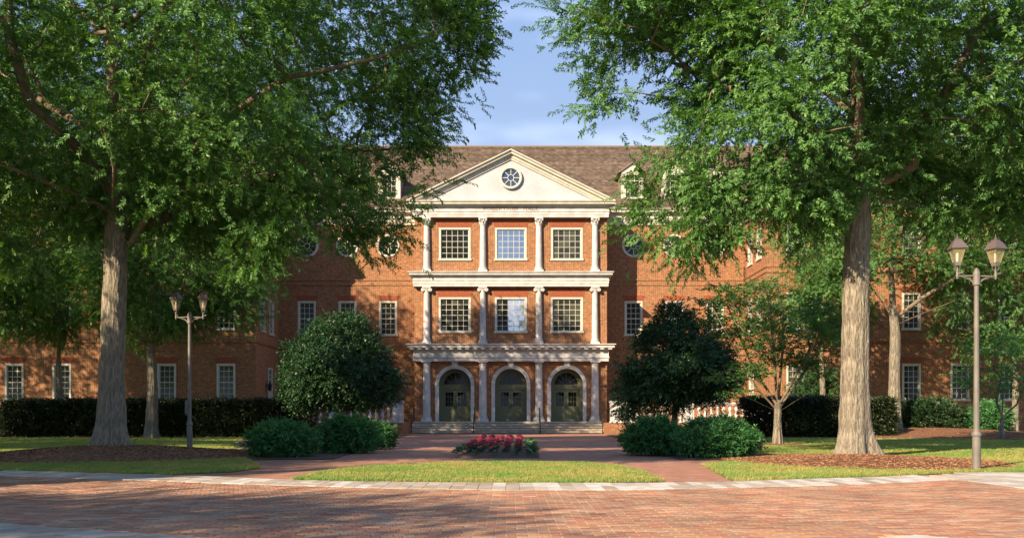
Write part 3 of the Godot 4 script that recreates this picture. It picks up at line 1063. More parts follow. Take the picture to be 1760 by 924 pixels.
	for x in [-6.12, -2.04, 2.04, 6.12]:
		column(hall, x, 0.83, 5.19, 0.285, 0)
		column(hall, x, 6.44, 10.6, 0.235, 1)
		column(hall, x, 11.7, 15.6, 0.23, 2)
	# --- entablatures
	var zf := ZP + 0.36
	var path := [Vector2(-7.05, ZR), Vector2(-7.05, zf), Vector2(7.05, zf), Vector2(7.05, ZR)]
	var e := MB.new()
	e.sweep([Vector2(-0.6, 5.19), Vector2(0.03, 5.19), Vector2(0.03, 5.40), Vector2(0.08, 5.42), Vector2(0.08, 5.50), Vector2(0.03, 5.52), Vector2(0.03, 6.0), Vector2(0.08, 6.05), Vector2(0.12, 6.13), Vector2(0.42, 6.15), Vector2(0.42, 6.28), Vector2(0.52, 6.36), Vector2(0.52, 6.42), Vector2(-0.6, 6.46)], path, -1.0)
	obj("lower_entablature", e, M.stone, hall)
	e = MB.new()
	e.box(Vector3.ZERO, Vector3(0.28, 0.13, 0.24))
	var mut := e.mesh()
	for i in 26:
		inst("mutule", mut, M.stone, hall, Transform3D(Basis.IDENTITY, Vector3(-7.15 + i * 0.572, 6.085, zf + 0.25)))
	e = MB.new()
	e.sweep([Vector2(-0.6, 10.6), Vector2(0.02, 10.6), Vector2(0.02, 10.78), Vector2(0.05, 10.8), Vector2(0.05, 11.0), Vector2(0.09, 11.02), Vector2(0.09, 11.08), Vector2(0.04, 11.1), Vector2(0.04, 11.3), Vector2(0.12, 11.36), Vector2(0.3, 11.4), Vector2(0.3, 11.5), Vector2(0.38, 11.58), Vector2(0.38, 11.64), Vector2(-0.6, 11.69)], path, -1.0)
	obj("middle_entablature", e, M.stone, hall)
	e = MB.new()
	e.sweep([Vector2(-0.6, 15.6), Vector2(0.03, 15.6), Vector2(0.03, 15.78), Vector2(0.06, 15.8), Vector2(0.06, 15.98), Vector2(0.10, 16.0), Vector2(0.10, 16.06), Vector2(0.04, 16.08), Vector2(0.04, 16.33)], path, -1.0)
	obj("upper_entablature", e, M.stone, hall)
	e = MB.new()
	e.sweep([Vector2(0.03, 16.33), Vector2(0.10, 16.36), Vector2(0.16, 16.44), Vector2(0.40, 16.48), Vector2(0.40, 16.58), Vector2(0.48, 16.66), Vector2(0.48, 16.72), Vector2(-0.6, 16.76)], path, -1.0)
	obj("upper_cornice", e, M.cream, hall)
	var tm := TextMesh.new()
	var font := SystemFont.new()
	font.font_names = PackedStringArray(["Droid Serif"])
	tm.font = font
	tm.text = "ROBERTSON   HALL"
	tm.font_size = 64
	tm.pixel_size = 0.0052
	tm.depth = 0.02
	inst("lettering", tm, M.letter, hall, Transform3D(Basis.IDENTITY.scaled(Vector3(1.28, 0.92, 1)), Vector3(0, 16.205, zf + 0.048)))
	# --- pediment
	var zt := zf + 0.02
	var k := 0.49
	var top := func(x: float) -> float: return 16.66 + k * (7.53 - absf(x))
	var b := MB.new()
	b.face(Vector3(-7.0, 16.7, zt), Vector3(7.0, 16.7, zt), Vector3(0, top.call(0.0) - 0.2, zt))
	obj("tympanum", b, M.plaster, hall)
	b = MB.new()
	var rake := [Vector2(-0.2, -0.60), Vector2(0.08, -0.60), Vector2(0.10, -0.48), Vector2(0.16, -0.44), Vector2(0.16, -0.28), Vector2(0.36, -0.22), Vector2(0.36, -0.10), Vector2(0.48, -0.02), Vector2(0.48, 0.08), Vector2(-0.2, 0.08)]
	for s in [-1, 1]:
		for i in rake.size() - 1:
			var p: Vector2 = rake[i]
			var q: Vector2 = rake[i + 1]
			var xo: float = s * 7.53
			var a := Vector3(xo, top.call(xo) + p.y, zt + p.x)
			var d := Vector3(0, top.call(0.0) + p.y, zt + p.x)
			var f := Vector3(0, top.call(0.0) + q.y, zt + q.x)
			var g := Vector3(xo, top.call(xo) + q.y, zt + q.x)
			if s < 0: b.quad(a, d, f, g)
			else: b.quad(d, a, g, f)
	obj("raking_cornice", b, M.cream, hall)
	round_window(0.66, 8, 0.22, hall, Transform3D(Basis.IDENTITY, Vector3(0, 18.42, zt + 0.13)), M.round_glass, M.cream)
	b = MB.new()
	for s in [-1, 1]:
		var a := Vector3(s * 7.6, 16.72, zt + 0.5)
		var d := Vector3(0, top.call(0.0) + 0.12, zt + 0.5)
		var f := Vector3(0, top.call(0.0) + 0.12, -70.6)
		var g := Vector3(s * 7.6, 16.72, -65.4)
		if s < 0: b.quad(a, d, f, g)
		else: b.quad(d, a, g, f)
	obj("portico_roof", b, M.lead, hall)
	# --- recessed walls, wing fronts and wing side walls
	var cols := [9.33, 12.42, 15.52]
	var wcols := [19.73, 23.84, 27.75, 31.1, 34.4, 37.9, 41.2]
	for s in [-1, 1]:
		ops = []
		for x in cols:
			ops.append({"u": s * x, "w": 1.37, "v": 7.3, "h": 2.66})
			ops.append({"u": s * x, "w": 1.37, "v": 2.3, "h": 2.6})
			ops.append({"u": s * x, "w": 1.5, "v": 13.4, "h": 1.5, "kind": "round"})
		var l := minf(s * XP, s * XW)
		var r := maxf(s * XP, s * XW)
		inst("recessed_wall", wall_mesh(l, r, 0, 15.8, ops, 0.16).mesh(), M.brick, hall, Transform3D(Basis.IDENTITY, Vector3(0, 0, ZR)))
		var sd := 50
		for x in cols:
			sd += 1
			sash_window(1.37, 2.66, 3, 6, hall, Transform3D(Basis.IDENTITY, Vector3(s * x, 7.3, ZR)), M.glass, false, sd)
			sash_window(1.37, 2.6, 3, 6, hall, Transform3D(Basis.IDENTITY, Vector3(s * x, 2.3, ZR)), M.glass, false, sd + 9)
			round_window(0.72, 8, 0.2, hall, Transform3D(Basis.IDENTITY, Vector3(s * x, 14.15, ZR)), M.glass[1], M.trim)
			inst("flat_arch", jack_arch(1.45, 9.97, 10.4).mesh(), M.rubbed, hall, Transform3D(Basis.IDENTITY, Vector3(s * x, 0, ZR)))
			inst("flat_arch", jack_arch(1.45, 4.91, 5.34).mesh(), M.rubbed, hall, Transform3D(Basis.IDENTITY, Vector3(s * x, 0, ZR)))
		ops = []
		for x in wcols:
			ops.append({"u": s * x, "w": 1.3, "v": 7.15, "h": 2.6})
			ops.append({"u": s * x, "w": 1.3, "v": 2.25, "h": 2.6})
			ops.append({"u": s * x, "w": 1.3, "v": 12.3, "h": 2.2})
		l = minf(s * XW, s * XE)
		r = maxf(s * XW, s * XE)
		inst("wing_wall", wall_mesh(l, r, 0, 15.8, ops, 0.16).mesh(), M.brick, hall, Transform3D(Basis.IDENTITY, Vector3(0, 0, ZW)))
		for x in wcols:
			sd += 1
			sash_window(1.3, 2.6, 3, 6, hall, Transform3D(Basis.IDENTITY, Vector3(s * x, 7.15, ZW)), M.glass, false, sd)
			sash_window(1.3, 2.6, 3, 6, hall, Transform3D(Basis.IDENTITY, Vector3(s * x, 2.25, ZW)), M.glass, false, sd + 20)
			sash_window(1.3, 2.2, 3, 5, hall, Transform3D(Basis.IDENTITY, Vector3(s * x, 12.3, ZW)), M.glass, false, sd + 40)
			for y in [4.86, 9.76]:
				inst("flat_arch", jack_arch(1.38, y, y + 0.43).mesh(), M.rubbed, hall, Transform3D(Basis.IDENTITY, Vector3(s * x, 0, ZW)))
		# inner side wall of the wing: local x runs along the wall
		var turn := Basis(Vector3.UP, -s * PI / 2)
		var o := Vector3(s * XW, 0, ZW if s < 0 else ZR)
		ops = []
		for u in [1.7, 4.0]:
			var uu: float = u if s < 0 else 5.9 - u
			for v in [[7.15, 2.6], [12.3, 2.2]]:
				ops.append({"u": uu, "w": 1.15, "v": v[0], "h": v[1]})
		var du: float = 3.66 if s < 0 else 5.9 - 3.66
		ops.append({"u": du, "w": 1.2, "v": 1.0, "h": 3.75})
		inst("wing_side_wall", wall_mesh(0, 5.9, 0, 15.8, ops, 0.16).mesh(), M.brick, hall, Transform3D(turn, o))
		for q in ops:
			if q.h > 3:
				var d := Node3D.new()
				d.name = "side_door"
				d.transform = Transform3D(turn, o + turn * Vector3(q.u, q.v, 0))
				hall.add_child(d, true)
				var m := MB.new()
				m.span(Vector3(-0.6, 0, -0.16), Vector3(-0.47, 3.75, 0.03)); m.span(Vector3(0.47, 0, -0.16), Vector3(0.6, 3.75, 0.03))
				m.span(Vector3(-0.47, 3.6, -0.16), Vector3(0.47, 3.748, 0.028)); m.span(Vector3(-0.47, 2.1, -0.16), Vector3(0.47, 2.24, 0.01))
				obj("frame", m, M.trim, d)
				m = MB.new()
				m.span(Vector3(-0.47, 0, -0.12), Vector3(0.47, 2.1, -0.07))
				m.span(Vector3(-0.35, 0.2, -0.07), Vector3(0.35, 0.95, -0.05)); m.span(Vector3(-0.35, 1.1, -0.07), Vector3(0.35, 1.95, -0.05))
				obj("door", m, M.trim, d)
				m = MB.new()
				m.span(Vector3(-0.47, 2.24, -0.12), Vector3(0.47, 3.6, -0.1))
				obj("pane", m, M.glass[1], d)
				m = MB.new()
				for i in [1, 2]: m.span(Vector3(-0.47 + 0.313 * i - 0.02, 2.24, -0.1), Vector3(-0.47 + 0.313 * i + 0.02, 3.6, -0.07))
				for i in [1, 2, 3]: m.span(Vector3(-0.47, 2.24 + 0.34 * i - 0.02, -0.1), Vector3(0.47, 2.24 + 0.34 * i + 0.02, -0.072))
				obj("muntins", m, M.trim, d)
			else:
				sash_window(1.15, q.h, 3, 6 if q.h > 2.5 else 5, hall, Transform3D(turn, o + turn * Vector3(q.u, q.v, 0)), M.glass, false, sd + int(q.u * 10))
		# belts, water table and eaves cornice
		var pw := [Vector2(-XE, ZW), Vector2(-XW, ZW), Vector2(-XW, ZR), Vector2(-XP, ZR)] if s < 0 else [Vector2(XP, ZR), Vector2(XW, ZR), Vector2(XW, ZW), Vector2(XE, ZW)]
		for y in [[11.15, 0.10], [11.52, 0.12], [6.3, 0.14]]:
			b = MB.new()
			b.sweep([Vector2(-0.02, y[0]), Vector2(0.06, y[0]), Vector2(0.06, y[0] + y[1]), Vector2(-0.02, y[0] + y[1] + 0.02)], pw, -1.0)
			obj("brick_belt", b, M.brick, hall)
		b = MB.new()
		b.sweep([Vector2(-0.02, 0.0), Vector2(0.07, 0.0), Vector2(0.07, 1.2), Vector2(-0.02, 1.28)], pw, -1.0)
		obj("water_table", b, M.brick, hall)
		b = MB.new()
		b.sweep([Vector2(-0.02, 15.72), Vector2(0.08, 15.72), Vector2(0.08, 15.9), Vector2(0.14, 15.94), Vector2(0.14, 16.12), Vector2(0.20, 16.16), Vector2(0.22, 16.5), Vector2(0.34, 16.56), Vector2(0.52, 16.60), Vector2(0.52, 16.74), Vector2(0.62, 16.82), Vector2(0.62, 16.88), Vector2(-0.4, 16.94)], pw, -1.0)
		obj("eaves_cornice", b, M.cream, hall)
		# wing roof and its cheek against the middle roof
		slate_slope("wing_roof", minf(s * (XW - 0.55), s * (XE + 1)), maxf(s * (XW - 0.55), s * (XE + 1)), ZW + 0.6, 16.9, -75.4, 24.5, hall)
		b = MB.new()
		var xc: float = s * (XW - 0.5)
		b.face(Vector3(xc, 16.88, ZW + 0.55), Vector3(xc, 16.88, ZR + 0.6), Vector3(xc, 24.48, -75.4))
		obj("roof_cheek", b, M.lead, hall)
		b = MB.new()
		b.span(Vector3(s * XE, 0, ZW - 0.001), Vector3(s * (XE - 0.3), 16.5, -90))
		obj("end_wall", b, M.brick, hall)
		for x in cols: dormer(hall, s * x)
	slate_slope("main_roof", -XW + 0.4, XW - 0.4, ZR + 0.6, 16.9, -75.4, 24.5, hall)
	b = MB.new()
	b.quad(Vector3(XE + 1, 24.5, -75.4), Vector3(-XE - 1, 24.5, -75.4), Vector3(-XE - 1, 16.9, -88), Vector3(XE + 1, 16.9, -88))
	obj("rear_roof", b, M.lead, hall)
	b = MB.new()
	b.tube([Vector3(-XE - 1, 24.52, -75.4), Vector3(XE + 1, 24.52, -75.4)], [0.1, 0.1], 8)
	obj("ridge_cap", b, M.lead, hall)
	# --- steps and landing
	for i in 5:
		b = MB.new()
		var y1 := 0.826 - i * 0.1652
		var z1 := ZP + 1.25 + i * 0.33
		b.span(Vector3(-7.0, y1 - 0.1652 + 0.045, -66.0 if i == 0 else ZP + 1.2 + (i - 1) * 0.33), Vector3(6.55, y1 - 0.05, z1 - 0.03))
		b.span(Vector3(-7.0, y1 - 0.05, ZP - 0.0 if i == 0 else z1 - 0.40), Vector3(6.55, y1, z1))
		obj("step", b, M.step, hall)
	# wall lantern beside the side door
	var wl := thing("wall_lantern", Vector3(-XW + 0.03, 3.3, -62.9), "small black lantern on the wing's side wall beside the white door", "wall lamp")
	b = MB.new()
	b.lathe([Vector2(0.02, -0.28), Vector2(0.12, -0.22), Vector2(0.13, -0.2), Vector2(0.17, 0.14), Vector2(0.2, 0.16), Vector2(0.07, 0.32), Vector2(0.02, 0.4)], Vector3(0.26, 0, 0), 4, true, PI / 4)
	obj("lantern_body", b, M.iron, wl)
	b = MB.new()
	b.tube([Vector3(-0.02, 0.2, 0), Vector3(0.12, 0.42, 0), Vector3(0.26, 0.38, 0)], [0.015, 0.015, 0.015], 6)
	b.box(Vector3(0.0, 0.1, 0), Vector3(0.04, 0.3, 0.12))
	obj("bracket", b, M.iron, wl)

func dormer(hall: Node3D, x: float) -> void:
	var o := Node3D.new()
	o.name = "dormer"
	o.position = Vector3(x, 17.75, -66.9)
	hall.add_child(o, true)
	var b := MB.new()
	b.span(Vector3(-0.85, 0, -0.3), Vector3(-0.5, 2.2, 0)); b.span(Vector3(0.5, 0, -0.3), Vector3(0.85, 2.2, 0))
	b.span(Vector3(-0.5, 1.95, -0.3), Vector3(0.5, 2.2, -0.002)); b.span(Vector3(-0.5, 0, -0.3), Vector3(0.5, 0.25, -0.002))
	b.face(Vector3(-0.95, 2.2, 0.0), Vector3(0.95, 2.2, 0.0), Vector3(0, 2.85, 0.0))
	obj("front", b, M.cream, o)
	b = MB.new()
	b.span(Vector3(-0.5, 0.25, -0.12), Vector3(0.5, 1.95, -0.1))
	obj("pane", b, M.glass[1], o)
	b = MB.new()
	for i in [1, 2]: b.span(Vector3(-0.5 + i / 3.0 - 0.02, 0.25, -0.1), Vector3(-0.5 + i / 3.0 + 0.02, 1.95, -0.06))
	for i in [1, 2, 3]: b.span(Vector3(-0.5, 0.25 + 0.425 * i - 0.02, -0.1), Vector3(0.5, 0.25 + 0.425 * i + 0.02, -0.062))
	obj("muntins", b, M.trim, o)
	b = MB.new()
	for s in [-1, 1]:
		b.quad(Vector3(s * 0.84, 0, -0.2), Vector3(s * 0.84, 0, -3.6), Vector3(s * 0.84, 2.2, -3.6), Vector3(s * 0.84, 2.2, -0.2))
	obj("cheek", b, M.lead, o)
	b = MB.new()
	for s in [-1, 1]:
		b.quad(Vector3(0, 2.96, 0.12), Vector3(s * 1.08, 2.2, 0.12), Vector3(s * 1.08, 2.2, -4.6), Vector3(0, 2.96, -4.6))
		b.quad(Vector3(0, 2.84, 0.12), Vector3(s * 1.08, 2.08, 0.12), Vector3(s * 1.08, 2.2, 0.12), Vector3(0, 2.96, 0.12))
	obj("roof", b, M.lead, o)

const OAK_SHADED := [11.18, 13.62, 11.23, 12.76, 12.05, 12.15, 11.96, 11.80, 11.44, 11.37, 11.01, 11.20, 11.09, 10.68, 10.57, 10.24, 10.83, 9.81, 10.23, 9.55, 10.05, 9.90, 9.62, 9.81, 10.40, 9.12, 9.62, 8.60, 9.19, 8.86, 9.27, 8.08, 9.62, 7.47, 9.19, 7.21, 8.67, 7.30, 9.01, 6.69, 8.67, 6.00, 7.97, 6.34, 7.80, 5.48, 7.11, 6.00, 6.59, 5.13, 6.07, 4.61, 5.03, 5.13, 4.33, 4.78, 3.64, 5.65, 2.43, 5.82, 1.56, 5.65, 0.87, 6.34, 0.00, 6.17, -0.87, 6.52, -1.39, 6.00, -2.25, 6.34, -2.43, 5.48, -2.95, 5.13, -4.33, 5.65, -6.76, 6.34, -9.88, 8.94, -10.75, 12.41, -9.88, 16.40, -7.11, 20.21, -2.43, 22.64, 1.91, 22.98, 6.07, 21.60, 9.19, 18.82, 10.83, 15.70]
const OAK_SUNLIT := [-8.15, 11.31, -7.96, 12.01, -7.60, 13.03, -7.05, 14.60, -5.80, 16.95, -3.45, 18.83, -0.31, 19.77, 2.82, 19.14, 5.95, 17.42, 7.68, 14.60, 8.15, 11.47, 7.68, 8.33, 6.42, 6.61, 4.86, 6.14, 3.60, 6.45, 2.66, 5.98, 1.41, 6.61, 0.47, 6.84, -0.47, 6.45, -1.10, 5.67, -2.19, 5.36, -2.82, 5.83, -3.45, 4.89, -4.39, 5.28, -5.33, 4.89, -5.80, 5.36, -6.30, 5.67, -6.42, 7.08, -6.19, 7.71, -5.48, 8.02, -5.64, 8.49, -4.86, 9.12, -5.01, 10.21, -5.33, 10.76, -5.80, 10.21, -6.19, 9.35, -6.74, 9.46, -7.21, 9.27, -7.44, 9.59, -7.18, 10.37, -7.68, 10.76]
const REAR_RIGHT := [-4.37, 9.05, -4.70, 11.38, -3.37, 14.71, -1.37, 17.05, 1.97, 18.38, 5.97, 18.05, 8.63, 15.38, 9.63, 12.05, 8.63, 9.05, 6.63, 7.38, 4.97, 8.38, 3.63, 6.71, 2.30, 8.05, 0.63, 7.38, -0.70, 8.38, -2.37, 7.05, -3.70, 7.71]
const AIRY := [-3.27, 5.47, -2.23, 6.23, -0.85, 6.44, 0.30, 6.09, 1.91, 5.70, 2.65, 4.66, 2.37, 3.28, 1.45, 2.59, 0.30, 3.05, -0.85, 2.59, -1.77, 1.72, -2.51, 2.48, -1.72, 3.74, -2.58, 4.66]
const LITTLE := [-2.35, 3.27, -2.06, 4.70, -0.92, 5.56, 0.52, 5.56, 2.24, 4.70, 2.52, 2.98, 1.09, 1.83, -0.06, 2.41, -1.20, 1.83]
const REAR_LEFT := [-3.31, 5.93, -3.93, 9.30, -3.62, 14.51, -1.47, 19.73, 2.21, 22.49, 6.19, 22.18, 9.11, 18.50, 9.57, 13.59, 7.42, 10.83, 6.50, 7.77, 4.97, 5.62, 3.43, 6.54, 2.21, 4.70, 0.67, 5.93, -0.55, 4.39, -1.78, 5.62]
const WING_TREE_A := [-3.01, 7.61, -3.37, 10.17, -2.27, 12.37, -0.44, 13.47, 1.76, 12.74, 3.23, 10.91, 2.86, 7.61, 1.58, 5.77, -0.07, 6.51, -1.54, 5.77]
const WING_TREE_B := [-4.77, 6.36, -5.48, 9.54, -4.06, 13.08, -0.88, 15.55, 3.36, 15.20, 6.18, 11.31, 5.83, 7.07, 3.71, 4.24, 0.88, 4.95, -0.88, 3.18, -3.00, 4.60]
const WING_TREE_C := [-5.65, 6.66, -6.01, 9.84, -4.24, 12.32, -1.41, 13.38, 1.77, 12.32, 4.95, 10.90, 5.30, 8.08, 3.53, 5.60, 1.41, 6.66, -0.35, 4.54, -2.47, 5.96]
const HOLLY_L := [-3.24, 3.42, -2.94, 4.62, -2.04, 5.37, -1.29, 6.06, -0.24, 6.27, 1.11, 6.12, 1.56, 5.22, 2.31, 4.62, 3.06, 3.42, 3.27, 2.67, 2.76, 1.92, 1.56, 1.68, -0.84, 1.62, -2.34, 1.56, -3.18, 2.22]
const HOLLY_R := [-3.24, 2.97, -3.00, 4.02, -2.10, 4.92, -1.35, 5.67, -0.60, 6.57, -0.15, 6.96, 0.45, 6.42, 1.20, 5.82, 2.25, 5.22, 3.00, 4.32, 3.45, 3.12, 3.06, 2.04, 1.65, 1.80, 0.00, 1.50, -1.50, 1.02, -2.76, 1.08, -3.24, 1.92]
const LIMBS_SHADED := [
	[Vector3(0.61, 6.00, 0.10), Vector3(1.91, 7.56, 0.80), Vector3(3.64, 9.12, 1.50), Vector3(5.72, 10.19, 2.00), Vector3(6.53, 10.33, 2.00), Vector3(8.13, 10.71, 2.00), Vector3(9.24, 11.16, 1.80), Vector3(10.07, 11.80, 1.60), Vector3(10.57, 11.98, 1.50)],
	[Vector3(0.43, 6.34, -0.20), Vector3(2.43, 7.56, -1.00), Vector3(4.51, 8.60, -1.50), Vector3(6.36, 9.36, -1.40), Vector3(7.45, 9.13, -1.20), Vector3(8.81, 9.22, -1.00)],
	[Vector3(0.09, 7.56, 0.30), Vector3(-0.52, 8.60, 1.20), Vector3(-1.35, 9.48, 2.00), Vector3(-1.68, 11.16, 2.40), Vector3(-1.73, 12.77, 2.40), Vector3(-2.08, 14.66, 2.00)],
	[Vector3(0.09, 8.94, 0.00), Vector3(1.21, 10.50, 1.00), Vector3(2.43, 12.24, 2.00), Vector3(3.99, 14.32, 2.40)],
	[Vector3(0.00, 8.77, 0.00), Vector3(-1.21, 9.81, -1.00), Vector3(-2.95, 10.85, -2.00), Vector3(-5.03, 12.24, -2.50)],
	[Vector3(0.17, 6.86, 0.30), Vector3(1.21, 7.56, 2.50), Vector3(1.91, 8.08, 5.00), Vector3(2.43, 8.25, 7.00)],
	[Vector3(0.09, 7.04, 0.00), Vector3(-1.56, 7.56, 2.50), Vector3(-2.95, 7.90, 4.50), Vector3(-4.33, 8.25, 5.50)],
	[Vector3(0.17, 7.38, -0.40), Vector3(0.00, 8.42, -3.00), Vector3(-0.17, 9.46, -6.00)],
	[Vector3(-1.68, 11.37, 2.40), Vector3(-2.25, 11.98, 2.60), Vector3(-2.77, 12.20, 2.80)],
]
const LIMBS_SUNLIT := [
	[Vector3(0.23, 7.00, 0.00), Vector3(0.49, 7.20, 0.20), Vector3(1.30, 7.61, 0.60), Vector3(1.55, 8.68, 0.80), Vector3(2.11, 9.57, 0.80), Vector3(2.69, 10.62, 0.70), Vector3(3.10, 11.51, 0.60), Vector3(3.45, 13.19, 0.40), Vector3(3.92, 14.76, 0.20)],
	[Vector3(0.00, 7.55, 0.10), Vector3(-0.05, 8.49, 0.50), Vector3(-0.16, 9.57, 0.70), Vector3(-0.47, 11.00, 1.00), Vector3(-1.10, 12.56, 1.10), Vector3(-1.57, 14.44, 0.80)],
	[Vector3(-0.05, 8.18, 0.20), Vector3(-0.72, 8.52, 0.30), Vector3(-1.49, 8.68, 0.30), Vector3(-2.04, 9.19, 0.20), Vector3(-3.45, 9.90, 0.00), Vector3(-4.54, 10.53, -0.20)],
	[Vector3(-0.13, 9.12, 0.20), Vector3(-1.10, 10.21, -0.30), Vector3(-1.79, 11.11, -0.80), Vector3(-2.35, 11.94, -1.20), Vector3(-3.13, 13.19, -1.40)],
	[Vector3(-0.08, 7.24, -0.20), Vector3(-1.10, 7.71, -1.20), Vector3(-2.66, 7.55, -2.00), Vector3(-4.23, 7.08, -2.00), Vector3(-5.48, 6.61, -1.60)],
	[Vector3(0.16, 7.55, 0.30), Vector3(0.47, 8.18, 3.00), Vector3(0.63, 8.80, 5.50)],
	[Vector3(1.41, 8.18, 0.70), Vector3(2.98, 8.65, 0.40), Vector3(4.86, 9.43, 0.00), Vector3(6.42, 10.37, -0.40)],
	[Vector3(0.00, 7.86, -0.40), Vector3(0.47, 9.12, -3.00), Vector3(0.78, 10.21, -5.50)],
	[Vector3(-0.03, 7.55, 0.30), Vector3(-1.10, 7.86, 3.00), Vector3(-2.04, 7.71, 5.00)],
]
const LIMBS_AIRY := [
	[Vector3(-0.11, 1.44, 0.00), Vector3(-0.85, 2.13, 0.30), Vector3(-1.66, 3.28, 0.80), Vector3(-2.35, 4.32, 1.20), Vector3(-2.81, 5.12, 1.30)],
	[Vector3(-0.07, 1.56, 0.10), Vector3(-0.85, 3.05, -0.40), Vector3(-1.31, 4.43, -0.80), Vector3(-1.72, 5.58, -1.00)],
	[Vector3(-0.02, 1.67, 0.00), Vector3(-0.28, 3.51, 0.50), Vector3(-0.51, 4.89, 0.90), Vector3(-0.74, 6.04, 1.00)],
	[Vector3(0.05, 1.67, -0.10), Vector3(0.30, 3.74, -0.30), Vector3(0.34, 5.12, -0.40), Vector3(0.30, 5.93, -0.50)],
	[Vector3(0.11, 1.67, 0.10), Vector3(0.87, 3.28, 0.60), Vector3(1.45, 4.43, 1.00), Vector3(1.91, 5.35, 1.10)],
	[Vector3(0.11, 1.49, 0.00), Vector3(1.22, 2.82, -0.60), Vector3(1.91, 3.74, -1.00), Vector3(2.48, 4.43, -1.20)],
	[Vector3(-0.11, 1.33, 0.00), Vector3(-1.08, 1.67, 0.80), Vector3(-1.72, 1.90, 1.20)],
	[Vector3(0.14, 1.33, 0.00), Vector3(0.76, 1.90, 0.90), Vector3(1.45, 2.82, 1.40)],
]

# ------------------------------------------------------------------ trees and plants
func leaf(b: MB, at: Vector3, dir: Vector3, nrm: Vector3, l: float, w: float) -> void:
	var side := dir.cross(nrm).normalized() * w * 0.5
	nrm = side.cross(dir).normalized()
	var mid := at + dir * l * 0.45
	var tip := at + dir * l - nrm * l * 0.12
	var p := mid + side + nrm * w * 0.12
	var q := mid - side + nrm * w * 0.12
	b.tri(at, p, tip, nrm, nrm, nrm)
	b.tri(at, tip, q, nrm, nrm, nrm)

# a twig with alternate leaves, growing along +z
func spray_mesh(seed_: int, leaves: int, length: float, ll: float, lw: float, open: float, droop: float) -> ArrayMesh:
	var rng := RandomNumberGenerator.new()
	rng.seed = seed_
	var b := MB.new()
	for i in leaves:
		var t := (i + 0.5) / leaves
		var at := Vector3(sin(t * 2.0) * 0.04, -droop * t * t * length, t * length)
		var s := 1.0 if i % 2 else -1.0
		var d := Vector3(s * open * rng.randf_range(0.1, 1.5), rng.randf_range(-0.8, 0.6) - droop * t, rng.randf_range(0.2, 1.1)).normalized()
		var nn := Vector3(rng.randf_range(-0.9, 0.9), 0.9, rng.randf_range(-0.9, 0.9)).normalized()
		leaf(b, at, d, nn, ll * rng.randf_range(0.75, 1.2), lw * rng.randf_range(0.8, 1.2))
	return b.mesh()

func inside_poly(p: Vector2, pl: PackedVector2Array) -> float:
	# distance to the outline when inside, else -1
	if not Geometry2D.is_point_in_polygon(p, pl): return -1.0
	var best := 1e9
	for i in pl.size():
		var q := Geometry2D.get_closest_point_to_segment(p, pl[i], pl[(i + 1) % pl.size()])
		best = minf(best, p.distance_squared_to(q))
	return sqrt(best)

func trunk_mesh(path: Array, radii: Array, flare: float, seed_: int) -> MB:
	var b := MB.new()
	var f := noise(1.0, seed_, 3)
	var rng := RandomNumberGenerator.new()
	rng.seed = seed_
	var ph := [rng.randf() * TAU, rng.randf() * TAU, rng.randf() * TAU]
	var sides := 48
	var total: float = path[path.size() - 1].y - path[0].y
	var rings := maxi(int(total / 0.14), 6)
	var prev := PackedVector3Array()
	for i in rings + 1:
		var y: float = -0.25 + (total + 0.25) * i / rings
		var c := Vector3.ZERO
		var r := 0.0
		for k in path.size() - 1:
			if y <= path[k + 1].y or k == path.size() - 2:
				var t := clampf((y - path[k].y) / (path[k + 1].y - path[k].y), 0, 1)
				c = path[k].lerp(path[k + 1], t)
				r = lerpf(radii[k], radii[k + 1], t)
				break
		c.y = y
		var ring := PackedVector3Array()
		var h := maxf(y, 0.0)
		for s in sides:
			var a := TAU * s / sides
			var lobe := 0.5 * sin(3 * a + ph[0]) + 0.35 * sin(5 * a + ph[1]) + 0.2 * sin(8 * a + ph[2])
			var fl := flare * exp(-h / 0.42) * (1.0 + 1.15 * lobe) + 0.16 * flare * exp(-h / 1.8)
			var ridge := 0.075 * f.get_noise_3d(cos(a) * 3.2, h * 0.22, sin(a) * 3.2) + 0.035 * lobe * exp(-h / 2.5)
			var rr := r * (1.0 + fl + ridge) + 0.022 * f.get_noise_3d(cos(a) * 14.0, h * 1.6, sin(a) * 14.0)
			ring.append(c + Vector3(cos(a) * rr, 0, -sin(a) * rr))
		if i > 0:
			for s in sides:
				var t := (s + 1) % sides
				b.quad(prev[s], prev[t], ring[t], ring[s])
		prev = ring
	return b

